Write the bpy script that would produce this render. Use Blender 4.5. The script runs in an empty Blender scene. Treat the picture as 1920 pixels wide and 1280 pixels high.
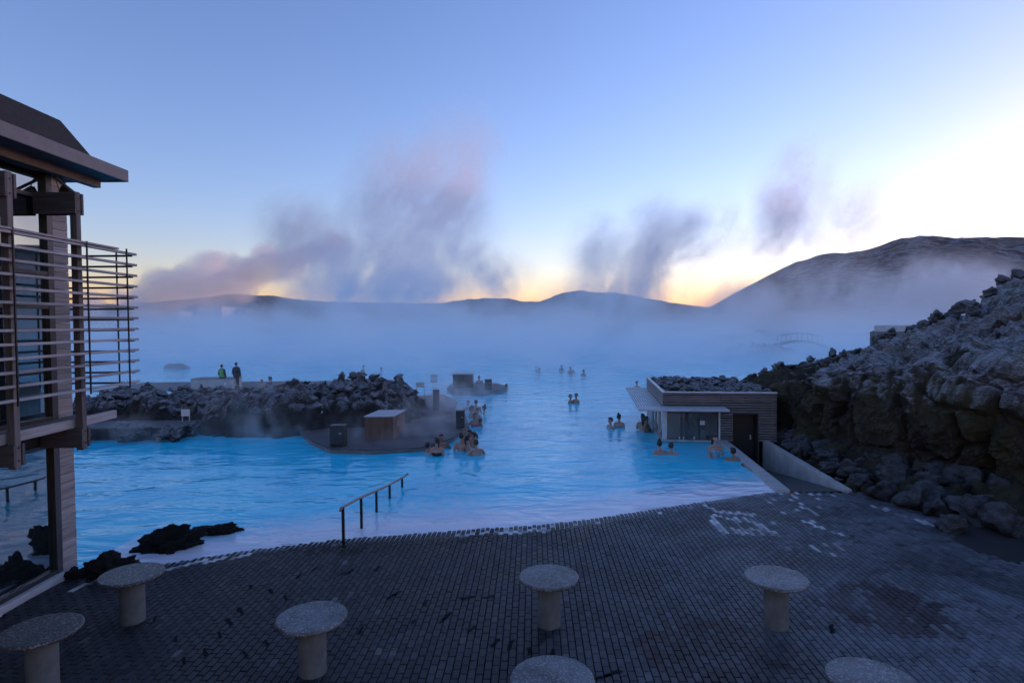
import bpy, bmesh, math, random
import numpy as np
from mathutils import Vector, Matrix, Euler

R = math.radians
rnd = random.Random(7)
scene = bpy.context.scene
col = scene.collection

# ------------------------------------------------------------------ camera, sky, sun, exposure
FPX, PITCH, ROLL, CAMZ = 1132.0, 0.03056, -0.00795, 4.6     # focal length in pixels of the 1920 px photograph
cp, sp, cr, sr = math.cos(PITCH), math.sin(PITCH), math.cos(ROLL), math.sin(ROLL)
FWD, UP0, RT0 = Vector((0, cp, -sp)), Vector((0, sp, cp)), Vector((1, 0, 0))
RT, UP = RT0 * cr + UP0 * sr, UP0 * cr - RT0 * sr
cam_data = bpy.data.cameras.new('camera')
cam = bpy.data.objects.new('camera', cam_data)
col.objects.link(cam)
m = Matrix((RT, UP, -FWD)).transposed().to_4x4()
m.translation = (0, 0, CAMZ)
cam.matrix_world = m
cam_data.sensor_width = 36.0
cam_data.lens = FPX / 1920 * 36
cam_data.clip_start = 0.1
cam_data.clip_end = 20000
scene.camera = cam

SUN_AZ, SUN_EL = R(56), R(2.4)
world = bpy.data.worlds.new('World')
scene.world = world
world.use_nodes = True
wn = world.node_tree
wn.nodes.clear()
sky = wn.nodes.new('ShaderNodeTexSky')
sky.sky_type = 'NISHITA'
sky.sun_disc = False
sky.sun_elevation = SUN_EL
sky.sun_rotation = SUN_AZ
sky.altitude = 50
sky.air_density = 1.0
sky.dust_density = 0.3
sky.ozone_density = 3.2
bg = wn.nodes.new('ShaderNodeBackground')
bg.inputs['Strength'].default_value = 0.12
wo = wn.nodes.new('ShaderNodeOutputWorld')
balance = wn.nodes.new('ShaderNodeVectorMath')          # one even colour balance for the whole sky
balance.operation = 'MULTIPLY'
balance.inputs[1].default_value = (1.48, 0.97, 1.05)
wn.links.new(sky.outputs[0], balance.inputs[0])
wn.links.new(balance.outputs[0], bg.inputs['Color'])
wn.links.new(bg.outputs[0], wo.inputs['Surface'])

sun_d = bpy.data.lights.new('sun', 'SUN')
sun_d.energy = 0.28
sun_d.angle = R(0.5)
sun_d.color = (1.0, 0.55, 0.38)
sun = bpy.data.objects.new('sun', sun_d)
col.objects.link(sun)
sdir = Vector((math.sin(SUN_AZ) * math.cos(SUN_EL), math.cos(SUN_AZ) * math.cos(SUN_EL), math.sin(SUN_EL)))
sun.rotation_euler = sdir.to_track_quat('Z', 'Y').to_euler()

vs = scene.view_settings
scene.display_settings.display_device = 'sRGB'
vs.view_transform = 'Standard'
vs.look = 'None'
vs.exposure = 2.52
vs.gamma = 1.0
vs.use_curve_mapping = False
cy = scene.cycles
cy.use_denoising = True
cy.use_adaptive_sampling = True
cy.adaptive_threshold = 0.02
cy.max_bounces = 12
cy.diffuse_bounces = 3
cy.glossy_bounces = 3
cy.transmission_bounces = 4
cy.transparent_max_bounces = 8
cy.volume_bounces = 12
cy.volume_max_steps = 300
cy.volume_step_rate = 2.0
cy.caustics_reflective = False
cy.caustics_refractive = False


# ------------------------------------------------------------------ helpers: pixels, meshes, tags
def gp(px, py, z=0.0):
    """The point of the plane at height z that the photograph shows at (px, py)."""
    a, b = px - 960, py - 640
    d = RT * a - UP * b + FWD * FPX
    t = (z - CAMZ) / d.z
    return Vector((d.x * t, d.y * t, z))


def at(px, py, y):
    """The point at depth Y = y that the photograph shows at (px, py)."""
    a, b = px - 960, py - 640
    d = RT * a - UP * b + FWD * FPX
    t = y / d.y
    return Vector((d.x * t, y, CAMZ + d.z * t))


def tag(o, label=None, cat=None, group=None, kind=None):
    if label: o['label'] = label
    if cat: o['category'] = cat
    if group: o['group'] = group
    if kind: o['kind'] = kind
    return o


def link(o, parent=None):
    col.objects.link(o)
    if parent is not None:
        o.parent = parent
    return o


def empty(name, loc=(0, 0, 0), rz=0.0):
    o = bpy.data.objects.new(name, None)
    o.location = loc
    o.rotation_euler = (0, 0, rz)
    o.empty_display_size = 0.2
    return link(o)


def mesh_obj(name, verts, faces, mat=None, parent=None, smooth=False):
    me = bpy.data.meshes.new(name)
    me.from_pydata([tuple(v) for v in verts], [], [tuple(f) for f in faces])
    me.update()
    if smooth:
        me.polygons.foreach_set('use_smooth', [True] * len(me.polygons))
    if mat is not None:
        me.materials.append(mat)
    return link(bpy.data.objects.new(name, me), parent)


def data_obj(name, me, parent=None):
    return link(bpy.data.objects.new(name, me), parent)


class MB:
    """collects boxes, tubes, lathes and hulls into one mesh"""
    def __init__(self):
        self.v, self.f = [], []

    def add(self, v, f):
        n = len(self.v)
        self.v += [tuple(p) for p in v]
        self.f += [tuple(i + n for i in q) for q in f]
        return self

    def box(self, x0, x1, y0, y1, z0, z1, M=None):
        v = [Vector(p) for p in ((x0, y0, z0), (x1, y0, z0), (x1, y1, z0), (x0, y1, z0),
                                 (x0, y0, z1), (x1, y0, z1), (x1, y1, z1), (x0, y1, z1))]
        if M is not None:
            v = [M @ p for p in v]
        return self.add(v, ((0, 3, 2, 1), (4, 5, 6, 7), (0, 1, 5, 4), (1, 2, 6, 5), (2, 3, 7, 6), (3, 0, 4, 7)))

    def tube(self, pts, r, seg=8):
        pts = [Vector(p) for p in pts]
        rings = []
        for i, p in enumerate(pts):
            d = (pts[min(i + 1, len(pts) - 1)] - pts[max(i - 1, 0)]).normalized()
            a = d.cross(Vector((0, 0, 1)))
            if a.length < 1e-3:
                a = d.cross(Vector((1, 0, 0)))
            a.normalize()
            b = d.cross(a)
            rr = r[i] if isinstance(r, (list, tuple)) else r
            rings.append([p + (a * math.cos(t) + b * math.sin(t)) * rr
                          for t in (2 * math.pi * k / seg for k in range(seg))])
        v = [q for ring in rings for q in ring]
        f = []
        for i in range(len(pts) - 1):
            for k in range(seg):
                k2 = (k + 1) % seg
                f.append((i * seg + k, i * seg + k2, (i + 1) * seg + k2, (i + 1) * seg + k))
        f.append(tuple(range(seg)))
        f.append(tuple((len(pts) - 1) * seg + k for k in reversed(range(seg))))
        return self.add(v, f)

    def lathe(self, prof, seg=48, c=(0, 0)):
        v, f = [], []
        n = len(prof)
        for k in range(seg):
            t = 2 * math.pi * k / seg
            for (r, z) in prof:
                v.append((c[0] + r * math.cos(t), c[1] + r * math.sin(t), z))
        for k in range(seg):
            k2 = (k + 1) % seg
            for i in range(n - 1):
                f.append((k * n + i, k2 * n + i, k2 * n + i + 1, k * n + i + 1))
        f.append(tuple(k * n for k in reversed(range(seg))))
        f.append(tuple(k * n + n - 1 for k in range(seg)))
        return self.add(v, f)

    def prism(self, poly, z0, z1):
        n = len(poly)
        v = [(p[0], p[1], z0) for p in poly] + [(p[0], p[1], z1) for p in poly]
        f = [tuple(reversed(range(n))), tuple(range(n, 2 * n))]
        f += [(i, (i + 1) % n, n + (i + 1) % n, n + i) for i in range(n)]
        return self.add(v, f)

    def build(self, name, mat=None, parent=None, smooth=False, bevel=0.0):
        if bevel > 0:
            bm = bmesh.new()
            vs_ = [bm.verts.new(p) for p in self.v]
            for q in self.f:
                try:
                    bm.faces.new([vs_[i] for i in q])
                except ValueError:
                    pass
            bmesh.ops.recalc_face_normals(bm, faces=bm.faces)
            es = [e for e in bm.edges if len(e.link_faces) == 2 and e.calc_face_angle(0) > 0.6]
            bmesh.ops.bevel(bm, geom=es, offset=bevel, segments=1, affect='EDGES', clamp_overlap=True)
            me = bpy.data.meshes.new(name)
            bm.to_mesh(me)
            bm.free()
            if mat is not None:
                me.materials.append(mat)
            return link(bpy.data.objects.new(name, me), parent)
        return mesh_obj(name, self.v, self.f, mat, parent, smooth)


# ------------------------------------------------------------------ numpy noise
def _hash(ix, iy, iz, k):
    h = (ix.astype(np.int64) * 374761393 + iy.astype(np.int64) * 668265263 + iz.astype(np.int64) * 2147483647 + k * 974711) & 0xFFFFFFFF
    h = ((h ^ (h >> 13)) * 1274126177) & 0xFFFFFFFF
    h = ((h ^ (h >> 16)) * 2246822519) & 0xFFFFFFFF
    return ((h ^ (h >> 15)) & 0xFFFFFF) / float(0xFFFFFF)


def vnoise(P, k=0):
    P = np.asarray(P, float)
    I = np.floor(P).astype(np.int64)
    f = P - I
    u = f * f * f * (f * (f * 6 - 15) + 10)
    r = 0
    for dx in (0, 1):
        for dy in (0, 1):
            for dz in (0, 1):
                w = (u[:, 0] if dx else 1 - u[:, 0]) * (u[:, 1] if dy else 1 - u[:, 1]) * (u[:, 2] if dz else 1 - u[:, 2])
                r = r + w * _hash(I[:, 0] + dx, I[:, 1] + dy, I[:, 2] + dz, k)
    return r * 2 - 1


def fbm(P, octv=4, k=0, gain=0.5):
    P = np.asarray(P, float)
    r, a = 0, 1.0
    for o in range(octv):
        r = r + a * vnoise(P * 2.03 ** o + 17.3 * o, k + o)
        a *= gain
    return r


def worley(P, k=0):
    P = np.asarray(P, float)
    I = np.floor(P).astype(np.int64)
    f1 = np.full(len(P), 9.0)
    f2 = np.full(len(P), 9.0)
    idv = np.zeros(len(P))
    for dx in (-1, 0, 1):
        for dy in (-1, 0, 1):
            for dz in (-1, 0, 1):
                c = I + np.array([dx, dy, dz])
                q = np.stack([c[:, j] + _hash(c[:, 0], c[:, 1], c[:, 2], k + 11 * j + 1) for j in range(3)], 1)
                d = np.sqrt(((q - P) ** 2).sum(1))
                near = d < f1
                f2 = np.where(near, f1, np.minimum(f2, d))
                idv = np.where(near, _hash(c[:, 0], c[:, 1], c[:, 2], k + 77), idv)
                f1 = np.where(near, d, f1)
    return f1, f2, idv


# ------------------------------------------------------------------ materials
class NT:
    def __init__(self, tree):
        self.t = tree

    def n(self, typ, ins=None, **props):
        nd = self.t.nodes.new(typ)
        for k, v in props.items():
            setattr(nd, k, v)
        for k, v in (ins or {}).items():
            s = nd.inputs[k]
            if isinstance(v, bpy.types.NodeSocket):
                self.t.links.new(v, s)
            elif v is not None:
                s.default_value = v
        return nd

    def math(self, op, a, b=None, c=None, clamp=False):
        nd = self.n('ShaderNodeMath', {0: a, 1: b, 2: c}, operation=op, use_clamp=clamp)
        return nd.outputs[0]

    def mr(self, v, a, b, c=0.0, d=1.0, smooth=False):
        nd = self.n('ShaderNodeMapRange', {'Value': v, 'From Min': a, 'From Max': b, 'To Min': c, 'To Max': d})
        if smooth:
            nd.interpolation_type = 'SMOOTHSTEP'
        return nd.outputs[0]

    def mix(self, f, a, b):
        nd = self.n('ShaderNodeMix', data_type='RGBA')
        for s, v in ((nd.inputs[0], f), (nd.inputs[6], a), (nd.inputs[7], b)):
            if isinstance(v, bpy.types.NodeSocket):
                self.t.links.new(v, s)
            else:
                s.default_value = v if not isinstance(v, tuple) or len(v) == 4 else (*v, 1)
        return nd.outputs[2]

    def noise(self, vec, scale, detail=4.0, rough=0.55, dist=0.0):
        nd = self.n('ShaderNodeTexNoise', {'Vector': vec, 'Scale': scale, 'Detail': detail, 'Roughness': rough, 'Distortion': dist})
        return nd.outputs[0]


def material(name, build):
    mt = bpy.data.materials.new(name)
    mt.use_nodes = True
    t = mt.node_tree
    t.nodes.clear()
    g = NT(t)
    out = t.nodes.new('ShaderNodeOutputMaterial')
    bs = t.nodes.new('ShaderNodeBsdfPrincipled')
    t.links.new(bs.outputs[0], out.inputs['Surface'])
    build(g, bs)
    return mt


def setc(g, bs, key, v):
    s = bs.inputs[key]
    if isinstance(v, bpy.types.NodeSocket):
        g.t.links.new(v, s)
    elif isinstance(v, tuple):
        s.default_value = v if len(v) == 4 else (*v, 1)
    else:
        s.default_value = v


def plain(name, c, rough=0.6, var=0.25, scale=6.0, bump=0.0, metal=0.0, spec=0.5):
    def b(g, bs):
        tc = g.n('ShaderNodeTexCoord').outputs['Object']
        nz = g.noise(tc, scale, 5)
        k = g.mr(nz, 0.3, 0.7, 1 - var, 1 + var)
        setc(g, bs, 'Base Color', g.n('ShaderNodeVectorMath', {0: (*c,), 3: k}, operation='SCALE').outputs[0])
        setc(g, bs, 'Roughness', g.mr(nz, 0.3, 0.7, max(rough - 0.08, 0.02), min(rough + 0.08, 1)))
        setc(g, bs, 'Metallic', metal)
        setc(g, bs, 'Specular IOR Level', spec)
        if bump:
            bn = g.n('ShaderNodeBump', {'Height': g.noise(tc, scale * 6, 4), 'Strength': 0.5, 'Distance': bump})
            setc(g, bs, 'Normal', bn.outputs[0])
    return material(name, b)


def wood(name, c1, c2, axis='Y', rough=0.7):
    """weathered timber with grain along one axis"""
    def b(g, bs):
        geo = g.n('ShaderNodeNewGeometry')
        sc = {'X': (0.7, 14, 14), 'Y': (14, 0.7, 14), 'Z': (14, 14, 0.7)}[axis]
        mp = g.n('ShaderNodeVectorMath', {0: geo.outputs['Position'], 1: sc}, operation='MULTIPLY').outputs[0]
        n1 = g.noise(mp, 1.6, 6, 0.65)
        oi = g.n('ShaderNodeObjectInfo').outputs['Random']
        f = g.math('ADD', g.mr(n1, 0.3, 0.7), g.mr(oi, 0, 1, -0.25, 0.25), clamp=True)
        setc(g, bs, 'Base Color', g.mix(f, c1, c2))
        setc(g, bs, 'Roughness', rough)
        bn = g.n('ShaderNodeBump', {'Height': n1, 'Strength': 0.35, 'Distance': 0.004})
        setc(g, bs, 'Normal', bn.outputs[0])
    return material(name, b)


def rock_mat(name, c1, c2, frost=0.5, moss=0.0, scale=1.0, knobs=False):
    """lava: dark, with hoar frost on what faces up and moss in patches"""
    def b(g, bs):
        geo = g.n('ShaderNodeNewGeometry')
        p = geo.outputs['Position']
        n1 = g.noise(p, 1.1 * scale, 8, 0.65)
        n2 = g.noise(p, 6.0 * scale, 6, 0.7)
        n3 = g.noise(p, 0.55 * scale, 4, 0.6)
        base = g.mix(g.mr(n1, 0.35, 0.65), c1, c2)
        if moss:
            mf = g.math('MULTIPLY', g.mr(n3, 0.47, 0.62, 0, moss), g.mr(n2, 0.35, 0.6))
            base = g.mix(mf, base, (0.060, 0.066, 0.026))
        bump_h = g.math('ADD', n2, g.math('MULTIPLY', g.noise(p, 24 * scale, 5, 0.7), 0.4))
        bn = g.n('ShaderNodeBump', {'Height': bump_h, 'Strength': 0.9, 'Distance': 0.09 / scale})
        nz = g.n('ShaderNodeSeparateXYZ', {0: bn.outputs[0]}).outputs[2]
        fr = g.math('MULTIPLY', g.mr(nz, 0.25, 0.75), g.mr(g.noise(p, 2.6 * scale, 7, 0.7), 0.33, 0.52, 0.15 * frost, frost))
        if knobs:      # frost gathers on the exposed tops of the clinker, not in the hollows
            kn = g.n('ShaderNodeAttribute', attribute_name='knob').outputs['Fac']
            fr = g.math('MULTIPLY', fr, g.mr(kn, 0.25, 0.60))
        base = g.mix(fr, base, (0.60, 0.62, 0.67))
        setc(g, bs, 'Base Color', base)
        setc(g, bs, 'Roughness', 0.85)
        setc(g, bs, 'Specular IOR Level', 0.3)
        setc(g, bs, 'Normal', bn.outputs[0])
    return material(name, b)


M = {}
M['lava'] = rock_mat('lava_rock', (0.014, 0.013, 0.013), (0.045, 0.041, 0.038), 0.5, 0.3)
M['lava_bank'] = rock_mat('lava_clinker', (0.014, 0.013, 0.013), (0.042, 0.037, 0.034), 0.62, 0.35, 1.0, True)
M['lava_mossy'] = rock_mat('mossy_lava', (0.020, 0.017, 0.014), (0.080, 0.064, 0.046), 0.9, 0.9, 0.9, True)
M['lava_dark'] = rock_mat('dark_lava', (0.012, 0.012, 0.013), (0.038, 0.036, 0.036), 0.18, 0.15, 1.4)
M['lava_wet'] = rock_mat('wet_lava', (0.006, 0.006, 0.007), (0.016, 0.015, 0.015), 0.0, 0.0, 2.0)
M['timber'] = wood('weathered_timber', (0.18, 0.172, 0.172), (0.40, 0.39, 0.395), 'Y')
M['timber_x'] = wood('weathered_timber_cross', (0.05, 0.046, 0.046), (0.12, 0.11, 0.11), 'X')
M['timber_post'] = wood('weathered_post', (0.075, 0.068, 0.068), (0.17, 0.155, 0.155), 'Z')
M['cladding'] = wood('grey_cladding', (0.19, 0.172, 0.165), (0.38, 0.35, 0.345), 'Y')
M['kiosk_slat'] = wood('kiosk_slat', (0.11, 0.102, 0.10), (0.23, 0.215, 0.21), 'X')
M['cabin_wood'] = wood('cabin_board', (0.09, 0.046, 0.03), (0.20, 0.115, 0.08), 'Z')
M['deck_wood'] = wood('deck_board', (0.06, 0.055, 0.055), (0.14, 0.13, 0.13), 'X')
M['dark_board'] = wood('dark_board', (0.022, 0.021, 0.022), (0.05, 0.047, 0.047), 'Z')
M['roof_felt'] = plain('roof_felt', (0.035, 0.033, 0.034), 0.9, 0.4, 9, 0.004)
M['fascia'] = plain('fascia_board', (0.15, 0.14, 0.145), 0.55, 0.25, 3, 0.001)
M['soffit'] = plain('soffit_board', (0.11, 0.095, 0.088), 0.7, 0.3, 3)
M['frame'] = plain('window_frame', (0.035, 0.034, 0.036), 0.4, 0.2, 5)
M['steel'] = plain('dark_steel', (0.03, 0.03, 0.033), 0.4, 0.3, 9, 0.0, 0.6)
M['rail'] = plain('worn_handrail', (0.22, 0.14, 0.09), 0.45, 0.4, 11, 0.0, 0.2)
M['concrete'] = plain('board_marked_concrete', (0.42, 0.41, 0.40), 0.8, 0.18, 2.2, 0.006)
M['concrete_dark'] = plain('worn_concrete', (0.16, 0.155, 0.15), 0.8, 0.3, 3, 0.006)
M['pedestal'] = plain('cast_concrete', (0.13, 0.128, 0.12), 0.85, 0.3, 5, 0.003)
M['white_paint'] = plain('white_panel', (0.62, 0.62, 0.62), 0.5, 0.1, 4)
M['pale_panel'] = plain('pale_panel', (0.45, 0.46, 0.47), 0.5, 0.15, 3)
M['box_dark'] = plain('dark_cabinet', (0.045, 0.043, 0.043), 0.55, 0.3, 5)
M['joint'] = plain('joint_sand', (0.010, 0.010, 0.011), 0.95, 0.3, 4)
M['wet_film'] = plain('wet_film', (0.017, 0.017, 0.020), 0.75, 0.4, 9, 0.002, 0.0, 0.02)
M['asphalt'] = plain('dark_gravel', (0.022, 0.020, 0.021), 0.9, 0.4, 14, 0.01)
M['ramp'] = plain('ramp_floor', (0.07, 0.068, 0.066), 0.75, 0.3, 2)
M['dark_door'] = plain('dark_door', (0.012, 0.012, 0.014), 0.5, 0.2, 4)
M['interior'] = plain('dim_interior', (0.022, 0.022, 0.026), 0.8, 0.3, 2)
M['far_wall'] = plain('far_white_wall', (0.62, 0.57, 0.54), 0.8, 0.12, 0.2)
M['far_dark'] = plain('far_dark_wall', (0.08, 0.08, 0.085), 0.8, 0.2, 0.2)
M['skin'] = plain('skin', (0.42, 0.245, 0.18), 0.5, 0.10, 9)
M['skin_tan'] = plain('tanned_skin', (0.31, 0.165, 0.11), 0.5, 0.10, 9)
M['lips'] = plain('lips', (0.30, 0.09, 0.08), 0.45, 0.1, 9)
M['eye'] = plain('eye', (0.02, 0.015, 0.012), 0.25, 0.1, 9)
M['hair_dark'] = plain('dark_hair', (0.012, 0.009, 0.008), 0.5, 0.3, 30)
M['hair_brown'] = plain('brown_hair', (0.045, 0.026, 0.017), 0.5, 0.3, 30)
M['hair_fair'] = plain('fair_hair', (0.20, 0.13, 0.075), 0.5, 0.3, 30)
M['swim_blue'] = plain('pale_blue_swimsuit', (0.16, 0.34, 0.46), 0.6, 0.2, 12)
M['swim_red'] = plain('red_swimsuit', (0.45, 0.05, 0.06), 0.6, 0.2, 12)
M['swim_black'] = plain('black_swimsuit', (0.012, 0.012, 0.014), 0.6, 0.2, 12)
M['coat'] = plain('dark_coat', (0.020, 0.022, 0.026), 0.8, 0.3, 12)
M['hivis'] = plain('green_safety_vest', (0.13, 0.34, 0.10), 0.7, 0.12, 9)
M['trousers'] = plain('dark_trousers', (0.018, 0.020, 0.026), 0.8, 0.3, 12)
M['glass_cup'] = plain('drinking_cup', (0.55, 0.58, 0.6), 0.2, 0.05, 4)
M['lamp_glass'] = plain('lamp_glass', (0.5, 0.5, 0.52), 0.15, 0.05, 4)


def _pane(g, bs):
    setc(g, bs, 'Base Color', (0.012, 0.016, 0.018))
    setc(g, bs, 'Roughness', 0.02)
    setc(g, bs, 'IOR', 2.2)
    setc(g, bs, 'Specular IOR Level', 0.9)
    setc(g, bs, 'Specular Tint', (0.72, 0.95, 1.0))
    setc(g, bs, 'Coat Weight', 0.3)
    setc(g, bs, 'Coat Roughness', 0.01)


M['pane'] = material('coated_window_pane', _pane)


def _clear_pane(g, bs):
    setc(g, bs, 'Base Color', (0.86, 0.92, 0.92))
    setc(g, bs, 'Roughness', 0.02)
    setc(g, bs, 'IOR', 1.45)
    setc(g, bs, 'Transmission Weight', 0.9)


M['clear_pane'] = material('clear_pane', _clear_pane)


def _terrazzo(frost):
    def b(g, bs):
        tc = g.n('ShaderNodeTexCoord').outputs['Object']
        oi = g.n('ShaderNodeObjectInfo')
        rv = g.n('ShaderNodeCombineXYZ', {0: g.math('MULTIPLY', oi.outputs['Random'], 40.0)}).outputs[0]
        p = g.n('ShaderNodeVectorMath', {0: tc, 1: rv}, operation='ADD').outputs[0]
        vor = g.n('ShaderNodeTexVoronoi', {'Vector': p, 'Scale': 55.0})
        chip = g.mr(g.n('ShaderNodeSeparateXYZ', {0: vor.outputs['Color']}).outputs[0], 0.72, 0.95)
        base = g.mix(chip, (0.045, 0.044, 0.042), (0.24, 0.235, 0.22))
        big = g.noise(p, 2.4, 6, 0.65)
        fine = g.noise(p, 38, 5, 0.75)
        r = g.n('ShaderNodeVectorMath', {0: tc}, operation='LENGTH').outputs['Value']
        ff = g.math('MULTIPLY', g.mr(big, 0.38, 0.58, 0.10, 1.0), g.mr(fine, 0.32, 0.62, 0.35, 1.0))
        ff = g.math('MULTIPLY', g.math('MULTIPLY', ff, g.mr(r, 0.36, 0.47, 1.0, 0.25)), frost)
        base = g.mix(ff, base, (0.66, 0.68, 0.74))
        setc(g, bs, 'Base Color', base)
        setc(g, bs, 'Roughness', g.mr(ff, 0, 1, 0.45, 0.8))
        bn = g.n('ShaderNodeBump', {'Height': fine, 'Strength': 0.4, 'Distance': 0.004})
        setc(g, bs, 'Normal', bn.outputs[0])
    return b


M['terrazzo_frost'] = material('frosted_terrazzo', _terrazzo(0.9))
M['terrazzo'] = material('bare_terrazzo', _terrazzo(0.12))


def _brick(single):
    def b(g, bs):
        p = g.n('ShaderNodeNewGeometry').outputs['Position']
        if single:
            tint = g.n('ShaderNodeObjectInfo').outputs['Color']
        else:
            tint = g.n('ShaderNodeAttribute', attribute_name='tint').outputs['Color']
        wet = g.mr(g.noise(p, 0.42, 6, 0.6, 0.6), 0.46, 0.58)
        spot = g.mr(g.noise(p, 2.1, 5, 0.6, 1.8), 0.55, 0.60)
        w = g.math('MAXIMUM', g.math('MULTIPLY', wet, 0.75), spot)
        fine = g.noise(p, 60, 5, 0.7)
        c = g.n('ShaderNodeVectorMath', {0: tint, 3: g.mr(fine, 0.3, 0.7, 0.75, 1.25)}, operation='SCALE').outputs[0]
        c2 = g.n('ShaderNodeVectorMath', {0: c, 3: g.mr(w, 0, 1, 1.0, 0.33)}, operation='SCALE').outputs[0]
        px = g.n('ShaderNodeSeparateXYZ', {0: p}).outputs[0]
        rime = g.math('MULTIPLY', g.mr(px, -1.0, 5.0), g.mr(g.noise(p, 0.7, 7, 0.65, 0.8), 0.44, 0.64, 0.0, 0.30))
        c2 = g.mix(rime, c2, (0.26, 0.28, 0.33))
        setc(g, bs, 'Base Color', c2)
        setc(g, bs, 'Roughness', g.mr(w, 0, 1, 0.62, 0.38))
        bn = g.n('ShaderNodeBump', {'Height': fine, 'Strength': 0.5, 'Distance': 0.003})
        setc(g, bs, 'Normal', bn.outputs[0])
        setc(g, bs, 'Specular IOR Level', 0.16)
    return b


M['brick'] = material('paving_brick', _brick(True))
M['brick_mass'] = material('paving_brick_field', _brick(False))


def _water(g, bs):
    p = g.n('ShaderNodeNewGeometry').outputs['Position']
    sh = g.n('ShaderNodeAttribute', attribute_name='shallow').outputs['Fac']
    st = g.n('ShaderNodeVectorMath', {0: p, 1: (0.55, 1.0, 1.0)}, operation='MULTIPLY').outputs[0]
    n1 = g.noise(st, 0.9, 3, 0.5, 0.6)
    n2 = g.noise(st, 3.6, 3, 0.5, 0.4)
    milk = g.noise(p, 0.22, 4, 0.55, 0.8)
    base = g.mix(g.mr(milk, 0.35, 0.65), (0.012, 0.60, 0.86), (0.05, 0.74, 0.94))
    edge = g.math('ADD', sh, g.mr(g.noise(p, 2.2, 5, 0.65, 0.8), 0.3, 0.7, -0.16, 0.16))
    base = g.mix(g.mr(edge, 0.10, 0.85, 0, 0.92, True), base, (0.80, 0.78, 0.84))
    setc(g, bs, 'Base Color', base)
    setc(g, bs, 'Roughness', 0.06)
    setc(g, bs, 'IOR', 1.333)
    setc(g, bs, 'Specular IOR Level', 0.36)
    h = g.math('ADD', g.math('MULTIPLY', n1, 1.0), g.math('MULTIPLY', n2, 0.22))
    bn = g.n('ShaderNodeBump', {'Height': h, 'Strength': 0.6, 'Distance': 0.16})
    setc(g, bs, 'Normal', bn.outputs[0])


M['water'] = material('milky_water', _water)


def _hill(g, bs):
    geo = g.n('ShaderNodeNewGeometry')
    p = geo.outputs['Position']
    n1 = g.noise(p, 0.012, 8, 0.65)
    n2 = g.noise(p, 0.11, 8, 0.7)
    base = g.mix(g.mr(n1, 0.35, 0.65), (0.05, 0.037, 0.032), (0.22, 0.155, 0.12))
    fr = g.math('MULTIPLY', g.mr(n2, 0.45, 0.58), g.mr(n1, 0.3, 0.62, 1.0, 0.2))
    base = g.mix(fr, base, (0.55, 0.54, 0.57))
    setc(g, bs, 'Base Color', base)
    setc(g, bs, 'Roughness', 0.95)
    setc(g, bs, 'Specular IOR Level', 0.1)
    bn = g.n('ShaderNodeBump', {'Height': n2, 'Strength': 1.0, 'Distance': 6.0})
    setc(g, bs, 'Normal', bn.outputs[0])


M['hill'] = material('lava_hill', _hill)

# ------------------------------------------------------------------ ground plan
WATER_Z = -0.03
shore_px = [(132, 1090), (190, 1082), (250, 1066), (330, 1051), (450, 1032), (560, 1018), (640, 1008), (760, 1000), (900, 989),
            (1000, 983), (1100, 972), (1200, 957), (1300, 941), (1400, 927), (1466, 919)]
shore = [gp(x, y, WATER_Z) for x, y in shore_px]
shore = [Vector((-8.30, 11.35, WATER_Z))] + shore[1:]
SX = np.array([p.x for p in shore])
SY = np.array([p.y for p in shore])


def shore_y(x):
    return float(np.interp(x, SX, SY))


KO = Vector((5.82, 23.3, 0))                       # bar kiosk: front corner, turned about 7 degrees
KA = -R(7.2)
KU, KV = Vector((math.cos(KA), math.sin(KA), 0)), Vector((-math.sin(KA), math.cos(KA), 0))
CURB_A, CURB_B = Vector((7.36, 16.17, 0)), Vector((8.10, 22.85, 0))
WALL_A, WALL_B = Vector((8.90, 16.17, 0)), Vector((9.52, 22.70, 0))

# foot of the rock mound, from behind the kiosk round to beside the camera
MB_PTS = [(10.6, 29.0), (10.15, 25.0), (9.72, 22.4), (9.36, 19.5), (9.08, 16.9), (9.35, 15.75), (10.0, 14.9), (10.75, 13.9),
          (11.6, 12.6), (12.8, 10.8), (14.6, 8.4), (17.5, 5.5), (21.0, 3.0)]


def spline(pts, n):
    p = np.array(pts, float)
    d = np.r_[0, np.cumsum(np.sqrt(((p[1:] - p[:-1]) ** 2).sum(1)))]
    t = np.linspace(0, d[-1], n)
    out = np.stack([np.interp(t, d, p[:, j]) for j in range(p.shape[1])], 1)
    for _ in range(6):
        out[1:-1] = 0.25 * out[:-2] + 0.5 * out[1:-1] + 0.25 * out[2:]
    return out


foot = spline(MB_PTS, 120)


def foot_x(y):
    o = np.argsort(foot[:, 1])
    return float(np.interp(y, foot[o, 1], foot[o, 0]))


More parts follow.
